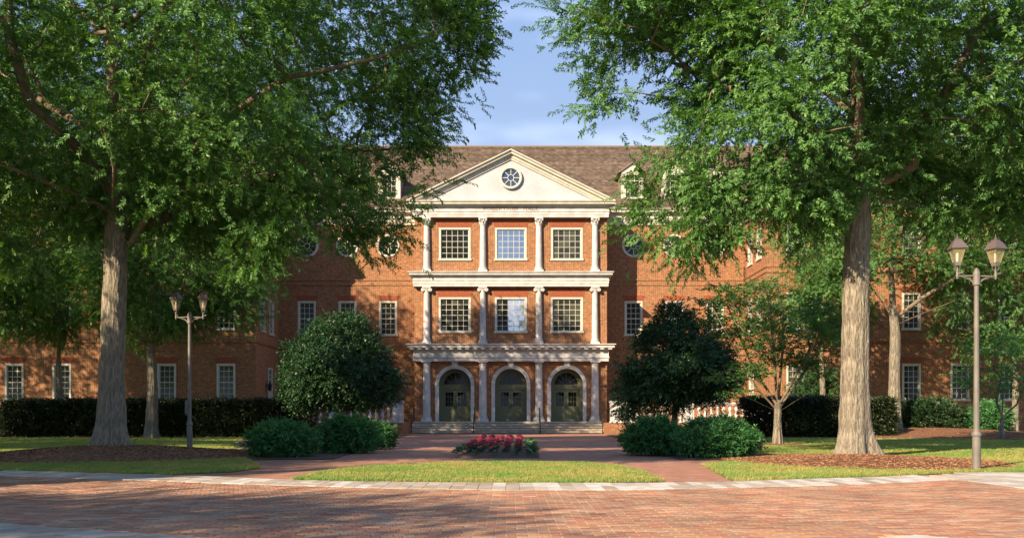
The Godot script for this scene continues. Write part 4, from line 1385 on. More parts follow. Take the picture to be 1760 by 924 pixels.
func grow_tree(o: Node3D, p: Dictionary) -> void:
	var rng := RandomNumberGenerator.new()
	rng.seed = p.seed
	var pl: PackedVector2Array = p.poly
	var lo := Vector2(1e9, 1e9)
	var hi := -lo
	for q in pl:
		lo = lo.min(q); hi = hi.max(q)
	# --- clump centres through the crown's volume
	var gap := noise(p.get("gap_freq", 0.32), p.seed + 1, 2)
	var thr: float = p.get("gap", -0.12)
	var clumps := []
	var tries := 0
	while clumps.size() < p.clumps and tries < p.clumps * 40:
		tries += 1
		var x := rng.randf_range(lo.x, hi.x)
		var y := rng.randf_range(lo.y, hi.y)
		var d := inside_poly(Vector2(x, y), pl)
		if d < 0.0: continue
		var half := minf(p.thick, 0.25 + d * p.get("swell", 1.3))
		var u := rng.randf_range(-1.0, 1.0)
		var z: float = half * signf(u) * pow(absf(u), p.get("shell", 0.7))
		if gap.get_noise_3d(x, y * 1.5, z) < thr: continue
		if d < 1.3 and rng.randf() > 0.4 + 0.5 * d / 1.3: continue
		clumps.append(Vector3(x, y, z + p.get("zoff", 0.0)))
	# --- skeleton
	var pos := PackedVector3Array()
	var par := PackedInt32Array()
	var plen := PackedFloat32Array()
	var trunk: Array = p.trunk
	for i in trunk.size():
		pos.append(trunk[i]); par.append(i - 1)
		plen.append(0.0 if i == 0 else plen[i - 1] + trunk[i].distance_to(trunk[i - 1]) * 0.4)
	var n_trunk: int = p.get("trunk_nodes", trunk.size())
	for l in p.get("limbs", []):
		var from := -1
		var best := 1e9
		for j in pos.size():
			var dd: float = pos[j].distance_to(l[0])
			if dd < best: best = dd; from = j
		for k in l.size():
			pos.append(l[k]); par.append(from)
			plen.append(plen[from] + pos[from].distance_to(l[k]) * 0.5)
			from = pos.size() - 1
	var hub: Vector3 = p.hub
	clumps.sort_custom(func(a, b): return a.distance_squared_to(hub) < b.distance_squared_to(hub))
	var start: int = p.get("attach_from", 1)
	for c in clumps:
		var best := 1e9
		var from := start
		for j in range(start, pos.size()):
			var dd: float = c.distance_to(pos[j]) + 0.22 * plen[j]
			if pos[j].y > c.y + 0.6: dd += (pos[j].y - c.y) * 0.25
			if dd < best: best = dd; from = j
		var len_: float = pos[from].distance_to(c)
		var steps := int(len_ / 0.8)
		var a := pos[from]
		for k in steps:
			var t := float(k + 1) / (steps + 1)
			var m: Vector3 = a.lerp(c, t) + Vector3.UP * len_ * 0.10 * sin(t * PI) + Vector3(rng.randf_range(-1, 1), rng.randf_range(-1, 1), rng.randf_range(-1, 1)) * 0.09
			pos.append(m); par.append(from)
			plen.append(plen[from] + pos[from].distance_to(m))
			from = pos.size() - 1
		pos.append(c); par.append(from)
		plen.append(plen[from] + pos[from].distance_to(c))
	var n := pos.size()
	var cnt := PackedFloat32Array()
	cnt.resize(n)
	cnt.fill(1.0)
	for i in range(n - 1, 0, -1):
		cnt[par[i]] += cnt[i]
	var kids := []
	kids.resize(n)
	for i in n: kids[i] = []
	for i in range(1, n): kids[par[i]].append(i)
	var tip: float = p.get("tip", 0.0065)
	var thin: float = p.get("thin", 0.009)
	var rad := func(i: int) -> float: return minf(tip * pow(cnt[i], 0.5), p.get("limb_most", 0.3))
	var b := MB.new()
	var stack := [[-1, n_trunk - 1]]
	for i in n_trunk - 1: 
		for k in kids[i]:
			if k >= n_trunk: stack.append([i, k])
	while stack.size():
		var e: Array = stack.pop_back()
		var pts := []
		var rr := []
		var cur: int = e[1]
		if e[0] >= 0:
			pts.append(pos[e[0]]); rr.append(rad.call(cur))
		while true:
			pts.append(pos[cur]); rr.append(rad.call(cur))
			if kids[cur].is_empty(): break
			var big: int = kids[cur][0]
			for k in kids[cur]:
				if cnt[k] > cnt[big]: big = k
			for k in kids[cur]:
				if k != big and rad.call(k) > thin: stack.append([cur, k])
			if rad.call(big) <= thin: break
			cur = big
		if pts.size() > 1:
			var r0: float = rr[0]
			# every limb runs out to a thin end
			var k0 := pts.size()
			for q in mini(4, k0 - 1):
				rr[k0 - 1 - q] = minf(rr[k0 - 1 - q], maxf(0.008, r0 * 0.26 * q))
			b.tube(pts, rr, 12 if r0 > 0.1 else 7 if r0 > 0.03 else 4, false)
	obj("limbs", b, p.get("limb_mat", M.branch), o)
	if p.has("trunk_r"):
		obj("trunk", trunk_mesh(trunk.slice(0, n_trunk), p.trunk_r, p.get("flare", 0.6), p.seed), p.get("bark", M.bark), o)
	# --- leaf sprays
	leaves_on(o, clumps, p, rng)

func leaves_on(o: Node3D, clumps: Array, p: Dictionary, rng: RandomNumberGenerator) -> void:
	var bufs := []
	for m in p.sprays: bufs.append(PackedFloat32Array())
	var cr: float = p.get("clump_r", 0.75)
	var hub: Vector3 = p.hub
	var sag: float = p.get("sag", 0.2)
	var flat: float = p.get("flat", 1.0)
	var ca: Color = p.color_a
	var cb: Color = p.color_b
	for c in clumps:
		var out: Vector3 = (c - hub)
		out = out.normalized() if out.length() > 0.01 else Vector3.UP
		var tone := rng.randf()
		var count: int = p.per
		var size := rng.randf_range(0.7, 1.25)
		for i in count:
			var v := Vector3(rng.randfn(), rng.randfn() * 0.75 * flat, rng.randfn()) * 0.5
			if v.length() > 1.3: v = v.normalized() * 1.3
			var d := (v + out * 0.45 + Vector3(rng.randf_range(-0.4, 0.4), rng.randf_range(-0.4, 0.4) * flat - sag, rng.randf_range(-0.4, 0.4))).normalized()
			# blades turn to the light: upwards and out of the crown
			var up := (Vector3.UP + out * 1.1 + Vector3(rng.randf_range(-0.3, 0.3), 0, rng.randf_range(-0.3, 0.3))).normalized()
			if absf(d.dot(up)) > 0.95: up = Vector3.RIGHT
			var bs := Basis.looking_at(-d, up) * Basis(Vector3.BACK, rng.randf_range(-0.7, 0.7))
			bs = bs.scaled_local(Vector3.ONE * rng.randf_range(0.75, 1.25))
			var col := ca.lerp(cb, clampf(tone * 0.6 + rng.randf() * 0.5 - 0.05, 0, 1))
			put(bufs[rng.randi() % bufs.size()], bs, c + v * cr * size, col)
	for i in bufs.size():
		multi("crown", p.sprays[i], p.get("leaf_mat", M.leaf), bufs[i], o).set_meta("kind", "stuff")

func squeeze(p: PackedVector2Array, k: float) -> PackedVector2Array:
	var r := PackedVector2Array()
	for q in p: r.append(Vector2(q.x * k, q.y))
	return r

func ellipse(cx: float, cy: float, rx: float, ry: float, seed_: int, wob := 0.14) -> PackedVector2Array:
	var f := noise(0.6, seed_, 3)
	var r := PackedVector2Array()
	for i in 40:
		var a := TAU * i / 40
		var w := 1.0 + wob * 2.0 * f.get_noise_2d(cos(a) * 3, sin(a) * 3)
		r.append(Vector2(cx + cos(a) * rx * w, cy + sin(a) * ry * w))
	return r

func build_trees() -> void:
	var willow := [spray_mesh(1, 26, 0.38, 0.115, 0.034, 0.95, 0.12), spray_mesh(2, 24, 0.33, 0.11, 0.036, 1.05, 0.15), spray_mesh(5, 22, 0.30, 0.105, 0.036, 1.1, -0.1)]
	var broad := [spray_mesh(3, 12, 0.36, 0.10, 0.05, 0.9, 0.2), spray_mesh(4, 11, 0.32, 0.10, 0.05, 1.1, 0.1)]
	var green_a := Color(0.062, 0.165, 0.050)
	var green_b := Color(0.175, 0.36, 0.105)
	var t := thing("oak_tree", Vector3(-11.9, 0.25, -26.0), "huge oak with its trunk in shade on the mulch mound beside the shaded lamp", "tree", "big oaks framing the walk")
	grow_tree(t, {"seed": 301, "poly": squeeze(poly(OAK_SHADED), 1.0), "thick": 6.8, "swell": 1.3, "clumps": 2050, "per": 22, "shell": 0.5, "gap": 0.02, "gap_freq": 0.40, "clump_r": 0.7,
		"trunk": [Vector3(0, 0, 0), Vector3(0.0, 2.2, 0), Vector3(0.08, 4.6, 0), Vector3(0.14, 6.4, 0), Vector3(0.05, 8.0, 0), Vector3(0.0, 10.0, -0.1), Vector3(-0.1, 12.4, -0.2), Vector3(0.2, 14.5, 0)], "trunk_nodes": 5, "trunk_r": [0.375, 0.345, 0.325, 0.315, 0.24], "flare": 0.5,
		"limbs": LIMBS_SHADED, "attach_from": 3, "hub": Vector3(0.5, 9.0, 0), "sprays": willow, "color_a": green_a, "color_b": green_b, "limb_most": 0.17})
	t = thing("oak_tree", Vector3(9.27, 0.08, -23.5), "huge oak with pale sunlit trunk beside the grey double lamp post", "tree", "big oaks framing the walk")
	grow_tree(t, {"seed": 302, "poly": squeeze(poly(OAK_SUNLIT), 0.98), "thick": 5.5, "swell": 1.25, "clumps": 1550, "per": 22, "shell": 0.5, "gap": 0.02, "gap_freq": 0.40, "clump_r": 0.7,
		"trunk": [Vector3(0, 0, 0), Vector3(0.0, 2.2, 0), Vector3(0.03, 4.6, 0), Vector3(0.1, 6.4, 0), Vector3(0.0, 8.0, 0.2), Vector3(-0.1, 10.0, 0.3), Vector3(-0.3, 12.4, 0.2), Vector3(0.2, 14.5, 0)], "trunk_nodes": 5, "trunk_r": [0.385, 0.35, 0.33, 0.32, 0.25], "flare": 0.5,
		"limbs": LIMBS_SUNLIT, "attach_from": 3, "hub": Vector3(0, 9.0, 0), "sprays": willow, "color_a": green_a, "color_b": green_b, "limb_most": 0.17})
	t = thing("shade_tree", Vector3(22.0, 0.3, -50.0), "mid-size tree with forked trunk standing behind the clipped hedge near the lamp post", "tree")
	grow_tree(t, {"seed": 303, "poly": poly(REAR_RIGHT), "thick": 4.5, "clumps": 620, "per": 18, "gap": -0.05,
		"trunk": [Vector3(0, 0, 0), Vector3(0.0, 3.0, 0), Vector3(0.05, 5.6, 0), Vector3(-0.1, 7.2, 0), Vector3(-0.2, 9.5, 0), Vector3(0.2, 12, 0)], "trunk_nodes": 4, "trunk_r": [0.36, 0.3, 0.27, 0.2], "flare": 0.3,
		"limbs": [[Vector3(-0.1, 6.5, 0), Vector3(-0.9, 7.5, 0.3), Vector3(-2.0, 8.8, 0.4), Vector3(-3.4, 10.2, 0.5)], [Vector3(0.2, 6.6, 0), Vector3(1.4, 7.6, 0.4), Vector3(3.0, 8.6, 0.6), Vector3(5.2, 10.0, 0.4)], [Vector3(0.3, 6.2, 0), Vector3(1.8, 6.9, 0.6), Vector3(3.6, 7.6, 0.9)]],
		"attach_from": 3, "hub": Vector3(0.5, 9, 0), "sprays": willow, "color_a": green_a, "color_b": green_b, "clump_r": 0.9, "limb_most": 0.18})
	t = thing("small_tree", Vector3(10.55, 0.05, -34.5), "small airy tree with fan of thin stems in front of the clipped hedge", "tree")
	grow_tree(t, {"seed": 304, "poly": poly(AIRY), "thick": 2.2, "clumps": 300, "per": 7, "gap": -0.12, "gap_freq": 0.7, "flat": 0.25, "sag": 0.05, "clump_r": 0.42,
		"trunk": [Vector3(0, 0, 0), Vector3(0, 0.9, 0), Vector3(0.02, 1.35, 0), Vector3(0, 1.75, 0)], "trunk_nodes": 4, "trunk_r": [0.15, 0.125, 0.13, 0.1], "flare": 0.35,
		"limbs": LIMBS_AIRY, "attach_from": 4, "hub": Vector3(0, 2.6, 0), "sprays": broad, "color_a": Color(0.04, 0.115, 0.035), "color_b": Color(0.115, 0.24, 0.07), "limb_most": 0.055, "tip": 0.009, "thin": 0.007, "limb_mat": M.branch})
	t = thing("small_tree", Vector3(24.2, 0.05, -43.0), "little bare-stemmed tree with thin leaves beyond the grey lamp post", "tree")
	grow_tree(t, {"seed": 305, "poly": poly(LITTLE), "thick": 1.8, "clumps": 130, "per": 6, "flat": 0.5, "sag": 0.05, "clump_r": 0.5, "gap": -0.2,
		"trunk": [Vector3(0, 0, 0), Vector3(0, 0.6, 0), Vector3(0.05, 1.0, 0)], "trunk_nodes": 3, "trunk_r": [0.11, 0.09, 0.08], "flare": 0.3,
		"limbs": [[Vector3(0.05, 1.1, 0), Vector3(-0.3, 1.8, 0.1), Vector3(-0.2, 3.0, 0.3)], [Vector3(0.1, 1.1, 0), Vector3(0.7, 1.7, 0.1), Vector3(1.2, 3.0, 0.2)], [Vector3(0.05, 1.1, 0), Vector3(0.3, 2.0, -0.4), Vector3(0.3, 3.2, -0.6)]],
		"attach_from": 3, "hub": Vector3(0, 2.6, 0), "sprays": broad, "color_a": green_a, "color_b": green_b, "limb_most": 0.06})
	t = thing("shade_tree", Vector3(-19.0, 0, -46.0), "dark leafy tree standing against the shaded wing behind the shaded lamp", "tree")
	grow_tree(t, {"seed": 306, "poly": poly(REAR_LEFT), "thick": 4.5, "clumps": 1150, "per": 18, "gap": -0.08,
		"trunk": [Vector3(0, 0, 0), Vector3(0.1, 2.5, 0), Vector3(0, 5, 0), Vector3(0.2, 8, 0), Vector3(0.4, 11, 0)], "trunk_nodes": 3, "trunk_r": [0.3, 0.26, 0.2], "flare": 0.3,
		"attach_from": 2, "hub": Vector3(1, 9, 0), "sprays": willow, "color_a": green_a, "color_b": green_b * 0.9, "clump_r": 0.9, "limb_most": 0.16})
	var wing := [
		[Vector3(19.6, 0, -55.0), WING_TREE_A, 330, 2.6, "leafy tree by the wing corner, seen between airy small tree and sunlit oak trunk"],
		[Vector3(30.6, 0.2, -53.0), WING_TREE_B, 520, 3.6, "dense tree before the far wing windows behind the grey lamp lanterns"],
		[Vector3(-27.5, 0, -53.0), WING_TREE_C, 420, 3.2, "dim tree before the shaded wing windows at the picture's edge"],
	]
	var ws := 340
	for w in wing:
		ws += 1
		t = thing("shade_tree", w[0], w[4], "tree", "trees along the wings")
		grow_tree(t, {"seed": ws, "poly": poly(w[1]), "thick": w[3], "clumps": w[2], "per": 15, "gap": -0.02,
			"trunk": [Vector3(0, 0, 0), Vector3(0.1, 2.2, 0), Vector3(0, 4.6, 0), Vector3(0.1, 8.0, 0)], "trunk_nodes": 3, "trunk_r": [0.2, 0.17, 0.14], "flare": 0.3,
			"attach_from": 2, "hub": Vector3(0.2, 8.5, 0), "sprays": willow, "color_a": green_a, "color_b": green_b, "clump_r": 0.75, "limb_most": 0.12})
	# trees outside the frame whose shade falls across the plaza, the walk and the wing
	var shade := [
		[Vector3(-18.5, 0, -14.5), ellipse(0, 8.2, 6.5, 3.6, 11), 5.0, 1000, "low spreading oak beside the plaza, shading the near lawn and shrubs"],
		[Vector3(-20.0, 0, 6.0), ellipse(0, 9.5, 6.2, 4.4, 12), 5.5, 800, "oak behind the viewer, shading the near brick paving"],
		[Vector3(-45.0, 0, -45.0), ellipse(0, 13.0, 9.5, 9.0, 13), 8.0, 1100, "large oak past the end of the lawn, shading the wing"],
		[Vector3(-34.0, 0, -30.0), ellipse(0, 13.0, 7.5, 8.0, 14), 7.0, 1000, "large oak outside the frame, shading the lawn and wing"],
		[Vector3(-22.5, 0, -4.5), ellipse(0, 9.5, 5.0, 3.6, 17), 4.2, 600, "oak across the plaza corner, shading the near lawn edge"],
		[Vector3(-28.0, 0, -23.5), ellipse(0, 9.0, 5.0, 3.8, 18), 4.5, 600, "oak at the end of the mulch mound, shading the far lawn"],
		[Vector3(-29.5, 0, -49.0), ellipse(0, 15.0, 7.5, 9.3, 16), 6.0, 1500, "tall dark oak at the picture's edge in front of the shaded wing"],
		[Vector3(-10.0, 0, -12.5), ellipse(0.3, 11.0, 4.0, 2.6, 15), 3.6, 420, "slender oak beside the viewer, shading the walk and flower bed"],
	]
	var sd := 310
	for s in shade:
		sd += 1
		t = thing("oak_tree", s[0], s[4], "tree", "oaks around the plaza")
		var cy: float = s[1][0].y
		grow_tree(t, {"seed": sd, "poly": s[1], "thick": s[2], "clumps": s[3], "per": 16, "gap": -0.12,
			"trunk": [Vector3(0, 0, 0), Vector3(0.1, 3, 0), Vector3(0, 5.5, 0), Vector3(0.2, cy, 0)], "trunk_nodes": 3, "trunk_r": [0.42, 0.36, 0.3], "flare": 0.6,
			"attach_from": 2, "hub": Vector3(0, cy, 0), "sprays": willow, "color_a": green_a, "color_b": green_b, "clump_r": 1.0, "limb_most": 0.2})
	# evergreen hollies either side of the steps
	t = thing("holly_tree", Vector3(-8.7, 0, -45.0), "dense dark round holly beside the steps on the shaded side", "tree", "hollies flanking the entrance")
	var hp := {"seed": 331, "poly": squeeze(poly(HOLLY_L), 0.92), "thick": 3.1, "swell": 1.4, "shell": 0.45, "clumps": 760, "per": 16, "gap": -0.35, "clump_r": 0.38, "sag": 0.0,
		"trunk": [Vector3(0, 0, 0), Vector3(0.0, 0.8, 0), Vector3(0, 1.6, 0), Vector3(0.1, 3.4, 0)], "trunk_nodes": 3, "trunk_r": [0.17, 0.15, 0.13], "flare": 0.2,
		"attach_from": 2, "hub": Vector3(0, 3.0, 0), "sprays": broad, "leaf_mat": M.gloss_leaf, "color_a": Color(0.016, 0.050, 0.020), "color_b": Color(0.044, 0.115, 0.040), "limb_most": 0.1}
	grow_tree(t, hp)
	t = thing("holly_tree", Vector3(8.46, 0, -45.0), "broad pointed dark green holly in front of the sunlit brick wall", "tree", "hollies flanking the entrance")
	hp.seed = 332
	hp.poly = squeeze(poly(HOLLY_R), 0.95)
	grow_tree(t, hp)

func shrub(called: String, at: Vector3, rx: float, h: float, rz: float, n: int, sprays: Array, ca: Color, cb: Color, lm: Material, label: String, group: String, seed_: int) -> void:
	var o := thing(called, at, label, "shrub", group)
	var rng := RandomNumberGenerator.new()
	rng.seed = seed_
	var f := noise(1.1, seed_, 3)
	var buf := [PackedFloat32Array(), PackedFloat32Array()]
	var st := MB.new()
	for i in 14:
		var a := rng.randf() * TAU
		var e := Vector3(cos(a) * rx * 0.6, h * rng.randf_range(0.5, 0.85), sin(a) * rz * 0.6)
		st.tube([Vector3(cos(a) * 0.08, -0.05, sin(a) * 0.08), e * Vector3(0.4, 0.55, 0.4), e], [0.018, 0.014, 0.006], 5, false)
	obj("stems", st, M.branch, o)
	for i in n:
		var d := Vector3(rng.randfn(), rng.randfn(), rng.randfn()).normalized()
		if d.y < -0.8: d.y = -d.y
		var r := pow(rng.randf(), 0.3) * (1.0 + 0.45 * f.get_noise_3dv(d * 2.4))
		var p := Vector3(d.x * rx * r, h * 0.42 + d.y * h * 0.58 * r, d.z * rz * r)
		if p.y < 0.06: p.y = 0.06 + rng.randf() * 0.15
		var dir := (d + Vector3(rng.randf_range(-0.6, 0.6), rng.randf_range(-0.3, 0.9), rng.randf_range(-0.9, 0.9))).normalized()
		var bs := Basis.looking_at(-dir, Vector3.UP if absf(dir.y) < 0.95 else Vector3.RIGHT) * Basis(Vector3.BACK, rng.randf_range(-1.0, 1.0))
		bs = bs.scaled_local(Vector3.ONE * rng.randf_range(0.7, 1.3))
		put(buf[rng.randi() % 2], bs, p - dir * 0.12, ca.lerp(cb, rng.randf()))
	for i in 2: multi("foliage", sprays[i], lm, buf[i], o).set_meta("kind", "stuff")

func hedge(at: Vector3, l: float, h: float, w: float, n: int, sprays: Array, ca: Color, cb: Color, label: String, seed_: int) -> void:
	var o := thing("hedge", at, label, "hedge", "clipped hedges along the terrace")
	var rng := RandomNumberGenerator.new()
	rng.seed = seed_
	var f := noise(0.6, seed_, 3)
	var b := MB.new()
	var x := -l / 2 + 0.3
	while x < l / 2 - 0.2:
		b.tube([Vector3(x, -0.05, rng.randf_range(-0.2, 0.2)), Vector3(x + rng.randf_range(-0.1, 0.1), h * 0.5, 0), Vector3(x + rng.randf_range(-0.3, 0.3), h * 0.85, rng.randf_range(-0.3, 0.3))], [0.03, 0.025, 0.01], 5, false)
		x += 0.45
	obj("stems", b, M.branch, o)
	var buf := [PackedFloat32Array(), PackedFloat32Array()]
	for i in n:
		var px := rng.randf_range(-l / 2, l / 2)
		var top := rng.randf() < w / (w + 2 * h)
		var depth := absf(rng.randfn()) * 0.22
		var bulge := 0.10 * f.get_noise_2d(px * 2.2, 3.0 if top else 9.0)
		var p: Vector3
		var d: Vector3
		if top:
			var z := rng.randf_range(-w / 2, w / 2)
			p = Vector3(px, h - depth + bulge + 0.05 * f.get_noise_2d(px * 3, z * 5), z)
			d = Vector3.UP
		else:
			var s := 1.0 if rng.randf() < 0.72 else -1.0
			var y := rng.randf_range(0.12, h)
			p = Vector3(px, y, s * (w / 2 - depth + 0.12 * f.get_noise_2d(px * 2.2, y * 2.2)))
			d = Vector3(0, 0, s)
		d = (d + Vector3(rng.randf_range(-0.8, 0.8), rng.randf_range(-0.5, 0.8), rng.randf_range(-0.8, 0.8))).normalized()
		var bs := Basis.looking_at(-d, Vector3.UP if absf(d.y) < 0.95 else Vector3.RIGHT) * Basis(Vector3.BACK, rng.randf_range(-1.0, 1.0))
		put(buf[rng.randi() % 2], bs.scaled_local(Vector3.ONE * rng.randf_range(0.7, 1.2)), p - d * 0.1, ca.lerp(cb, rng.randf()))
	for i in 2: multi("foliage", sprays[i], M.gloss_leaf, buf[i], o).set_meta("kind", "stuff")

func build_hedges_and_shrubs() -> void:
	var fine := [spray_mesh(21, 14, 0.16, 0.055, 0.028, 1.3, 0.2), spray_mesh(22, 12, 0.14, 0.06, 0.03, 1.3, 0.1)]
	var mid := [spray_mesh(23, 13, 0.28, 0.075, 0.036, 1.0, 0.15), spray_mesh(24, 12, 0.26, 0.08, 0.036, 1.0, 0.1)]
	var big := [spray_mesh(25, 12, 0.34, 0.11, 0.05, 1.0, 0.25), spray_mesh(26, 11, 0.32, 0.12, 0.05, 1.0, 0.2)]
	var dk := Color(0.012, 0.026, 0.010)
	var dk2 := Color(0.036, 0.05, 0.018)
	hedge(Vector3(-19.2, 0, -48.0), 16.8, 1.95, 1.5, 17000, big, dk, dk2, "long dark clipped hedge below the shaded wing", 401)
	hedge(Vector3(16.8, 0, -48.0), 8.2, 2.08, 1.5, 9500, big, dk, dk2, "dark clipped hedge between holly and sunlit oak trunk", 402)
	var sa := Color(0.04, 0.15, 0.055)
	var sb := Color(0.115, 0.31, 0.105)
	var grp := "rounded shrubs beside the walk"
	shrub("rounded_shrub", Vector3(-6.45, 0, -24.7), 1.0, 1.0, 0.95, 4600, fine, sa, sb, M.leaf, "loose green shrub nearest the shaded lamp, end of its row", grp, 411)
	shrub("rounded_shrub", Vector3(-5.15, 0, -27.6), 1.05, 1.16, 1.0, 4600, fine, sa, sb, M.leaf, "taller feathery green shrub in front of the shaded holly", grp, 412)
	shrub("rounded_shrub", Vector3(-4.9, 0, -31.0), 0.85, 0.95, 0.9, 3000, fine, sa, sb * 0.8, M.leaf, "small dim shrub behind the row, closest to the steps", grp, 415)
	shrub("rounded_shrub", Vector3(4.25, 0, -26.0), 0.95, 1.12, 1.0, 4600, fine, sa, sb, M.leaf, "feathery green shrub at the walk's edge before the pointed holly", grp, 413)
	shrub("rounded_shrub", Vector3(5.75, 0, -24.3), 1.05, 0.98, 0.95, 4000, mid, sa, sb, M.leaf, "broad leafy shrub nearest the sunlit oak, end of its row", grp, 414)
	var g2 := "shrubs along the building"
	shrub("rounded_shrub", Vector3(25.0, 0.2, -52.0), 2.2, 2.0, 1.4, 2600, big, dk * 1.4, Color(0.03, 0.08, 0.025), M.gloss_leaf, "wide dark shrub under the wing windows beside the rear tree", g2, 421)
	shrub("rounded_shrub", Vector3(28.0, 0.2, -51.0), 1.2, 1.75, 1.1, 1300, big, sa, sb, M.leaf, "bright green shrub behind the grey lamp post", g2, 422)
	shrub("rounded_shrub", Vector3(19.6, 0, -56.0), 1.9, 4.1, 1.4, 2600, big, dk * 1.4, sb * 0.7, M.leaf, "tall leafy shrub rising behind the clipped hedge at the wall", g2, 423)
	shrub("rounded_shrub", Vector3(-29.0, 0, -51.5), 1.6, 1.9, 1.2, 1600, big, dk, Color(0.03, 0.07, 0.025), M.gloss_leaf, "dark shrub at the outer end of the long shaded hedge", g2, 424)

# ------------------------------------------------------------------ balustrades and handrails
func build_balustrades() -> void:
	var bal := MB.new()
	bal.lathe([Vector2(0.10, 0.0), Vector2(0.10, 0.07), Vector2(0.065, 0.09), Vector2(0.06, 0.14), Vector2(0.12, 0.30), Vector2(0.125, 0.38), Vector2(0.085, 0.52), Vector2(0.055, 0.60), Vector2(0.085, 0.66), Vector2(0.12, 0.78), Vector2(0.10, 0.88), Vector2(0.06, 0.96), Vector2(0.10, 0.99), Vector2(0.10, 1.06)], Vector3.ZERO, 14)
	var bm := bal.mesh()
	for s in [-1, 1]:
		var x0 := 6.5 if s > 0 else 7.05
		var o := thing("balustrade", Vector3(0, 0, -57.0), "stone balustrade on a brick base behind the pointed holly" if s > 0 else "stone balustrade on a brick base behind the shaded round holly", "balustrade", "balustrades either side of the steps")
		var b := MB.new()
		b.span(Vector3(s * x0, -0.05, -0.25), Vector3(s * 17.6, 0.76, 0.25))
		b.span(Vector3(s * (x0 + 0.001), -0.05, -4.2), Vector3(s * (x0 + 0.35), 0.76, -0.25))
		obj("brick_base", b, M.brick, o)
		b = MB.new()
		b.span(Vector3(s * (x0 - 0.04), 0.76, -0.29), Vector3(s * 17.6, 0.86, 0.29))
		obj("plinth", b, M.stone, o)
		b = MB.new()
		b.span(Vector3(s * (x0 + 0.66), 1.92, -0.16), Vector3(s * 17.5, 1.98, 0.16))
		b.span(Vector3(s * (x0 + 0.66), 1.98, -0.2), Vector3(s * 17.5, 2.1, 0.2))
		obj("rail", b, M.stone, o)
		for px in [x0 + 0.33, 11.6, 17.2]:
			b = MB.new()
			b.span(Vector3(s * px - 0.33, 0.86, -0.24), Vector3(s * px + 0.33, 2.08, 0.24))
			b.span(Vector3(s * px - 0.22, 1.02, 0.24), Vector3(s * px + 0.22, 1.9, 0.262))
			b.span(Vector3(s * px - 0.38, 2.08, -0.29), Vector3(s * px + 0.38, 2.2, 0.29))
			obj("pedestal", b, M.stone, o)
		var x: float = x0 + 0.95
		while x < 16.7:
			if absf(x - 11.6) > 0.45:
				inst("baluster", bm, M.stone, o, Transform3D(Basis.IDENTITY, Vector3(s * x, 0.86, 0)))
			x += 0.405
	var rails := [[-6.95, "iron handrail at the outer end of the steps on the shaded side"], [-2.6, "iron handrail on the steps between the first two doors"], [2.05, "iron handrail on the steps between the last two doors"], [6.4, "iron handrail at the outer end of the steps on the sunlit side"]]
	for r in rails:
		var o := thing("handrail", Vector3(r[0], 0, -61.0), r[1], "handrail", "iron handrails on the steps")
		for k in 2:
			var b := MB.new()
			var y := 0.0 if k == 0 else 0.826
			var z := 0.1 if k == 0 else -1.55
			b.tube([Vector3(0, y, z), Vector3(0, y + 0.95, z)], [0.03, 0.03], 8)
			b.lathe([Vector2(0.07, y), Vector2(0.07, y + 0.02), Vector2(0.03, y + 0.06)], Vector3(0, 0, z), 10)
			obj("post", b, M.iron, o)
		var t := MB.new()
		t.tube([Vector3(0, 0.86, 0.32), Vector3(0, 0.95, 0.25), Vector3(0, 0.98, 0.1), Vector3(0, 1.80, -1.55), Vector3(0, 1.82, -1.8)], [0.034, 0.034, 0.034, 0.034, 0.034], 8)
		t.tube([Vector3(0, 0.5, 0.1), Vector3(0, 1.30, -1.55)], [0.02, 0.02], 6)
		obj("rail", t, M.iron, o)

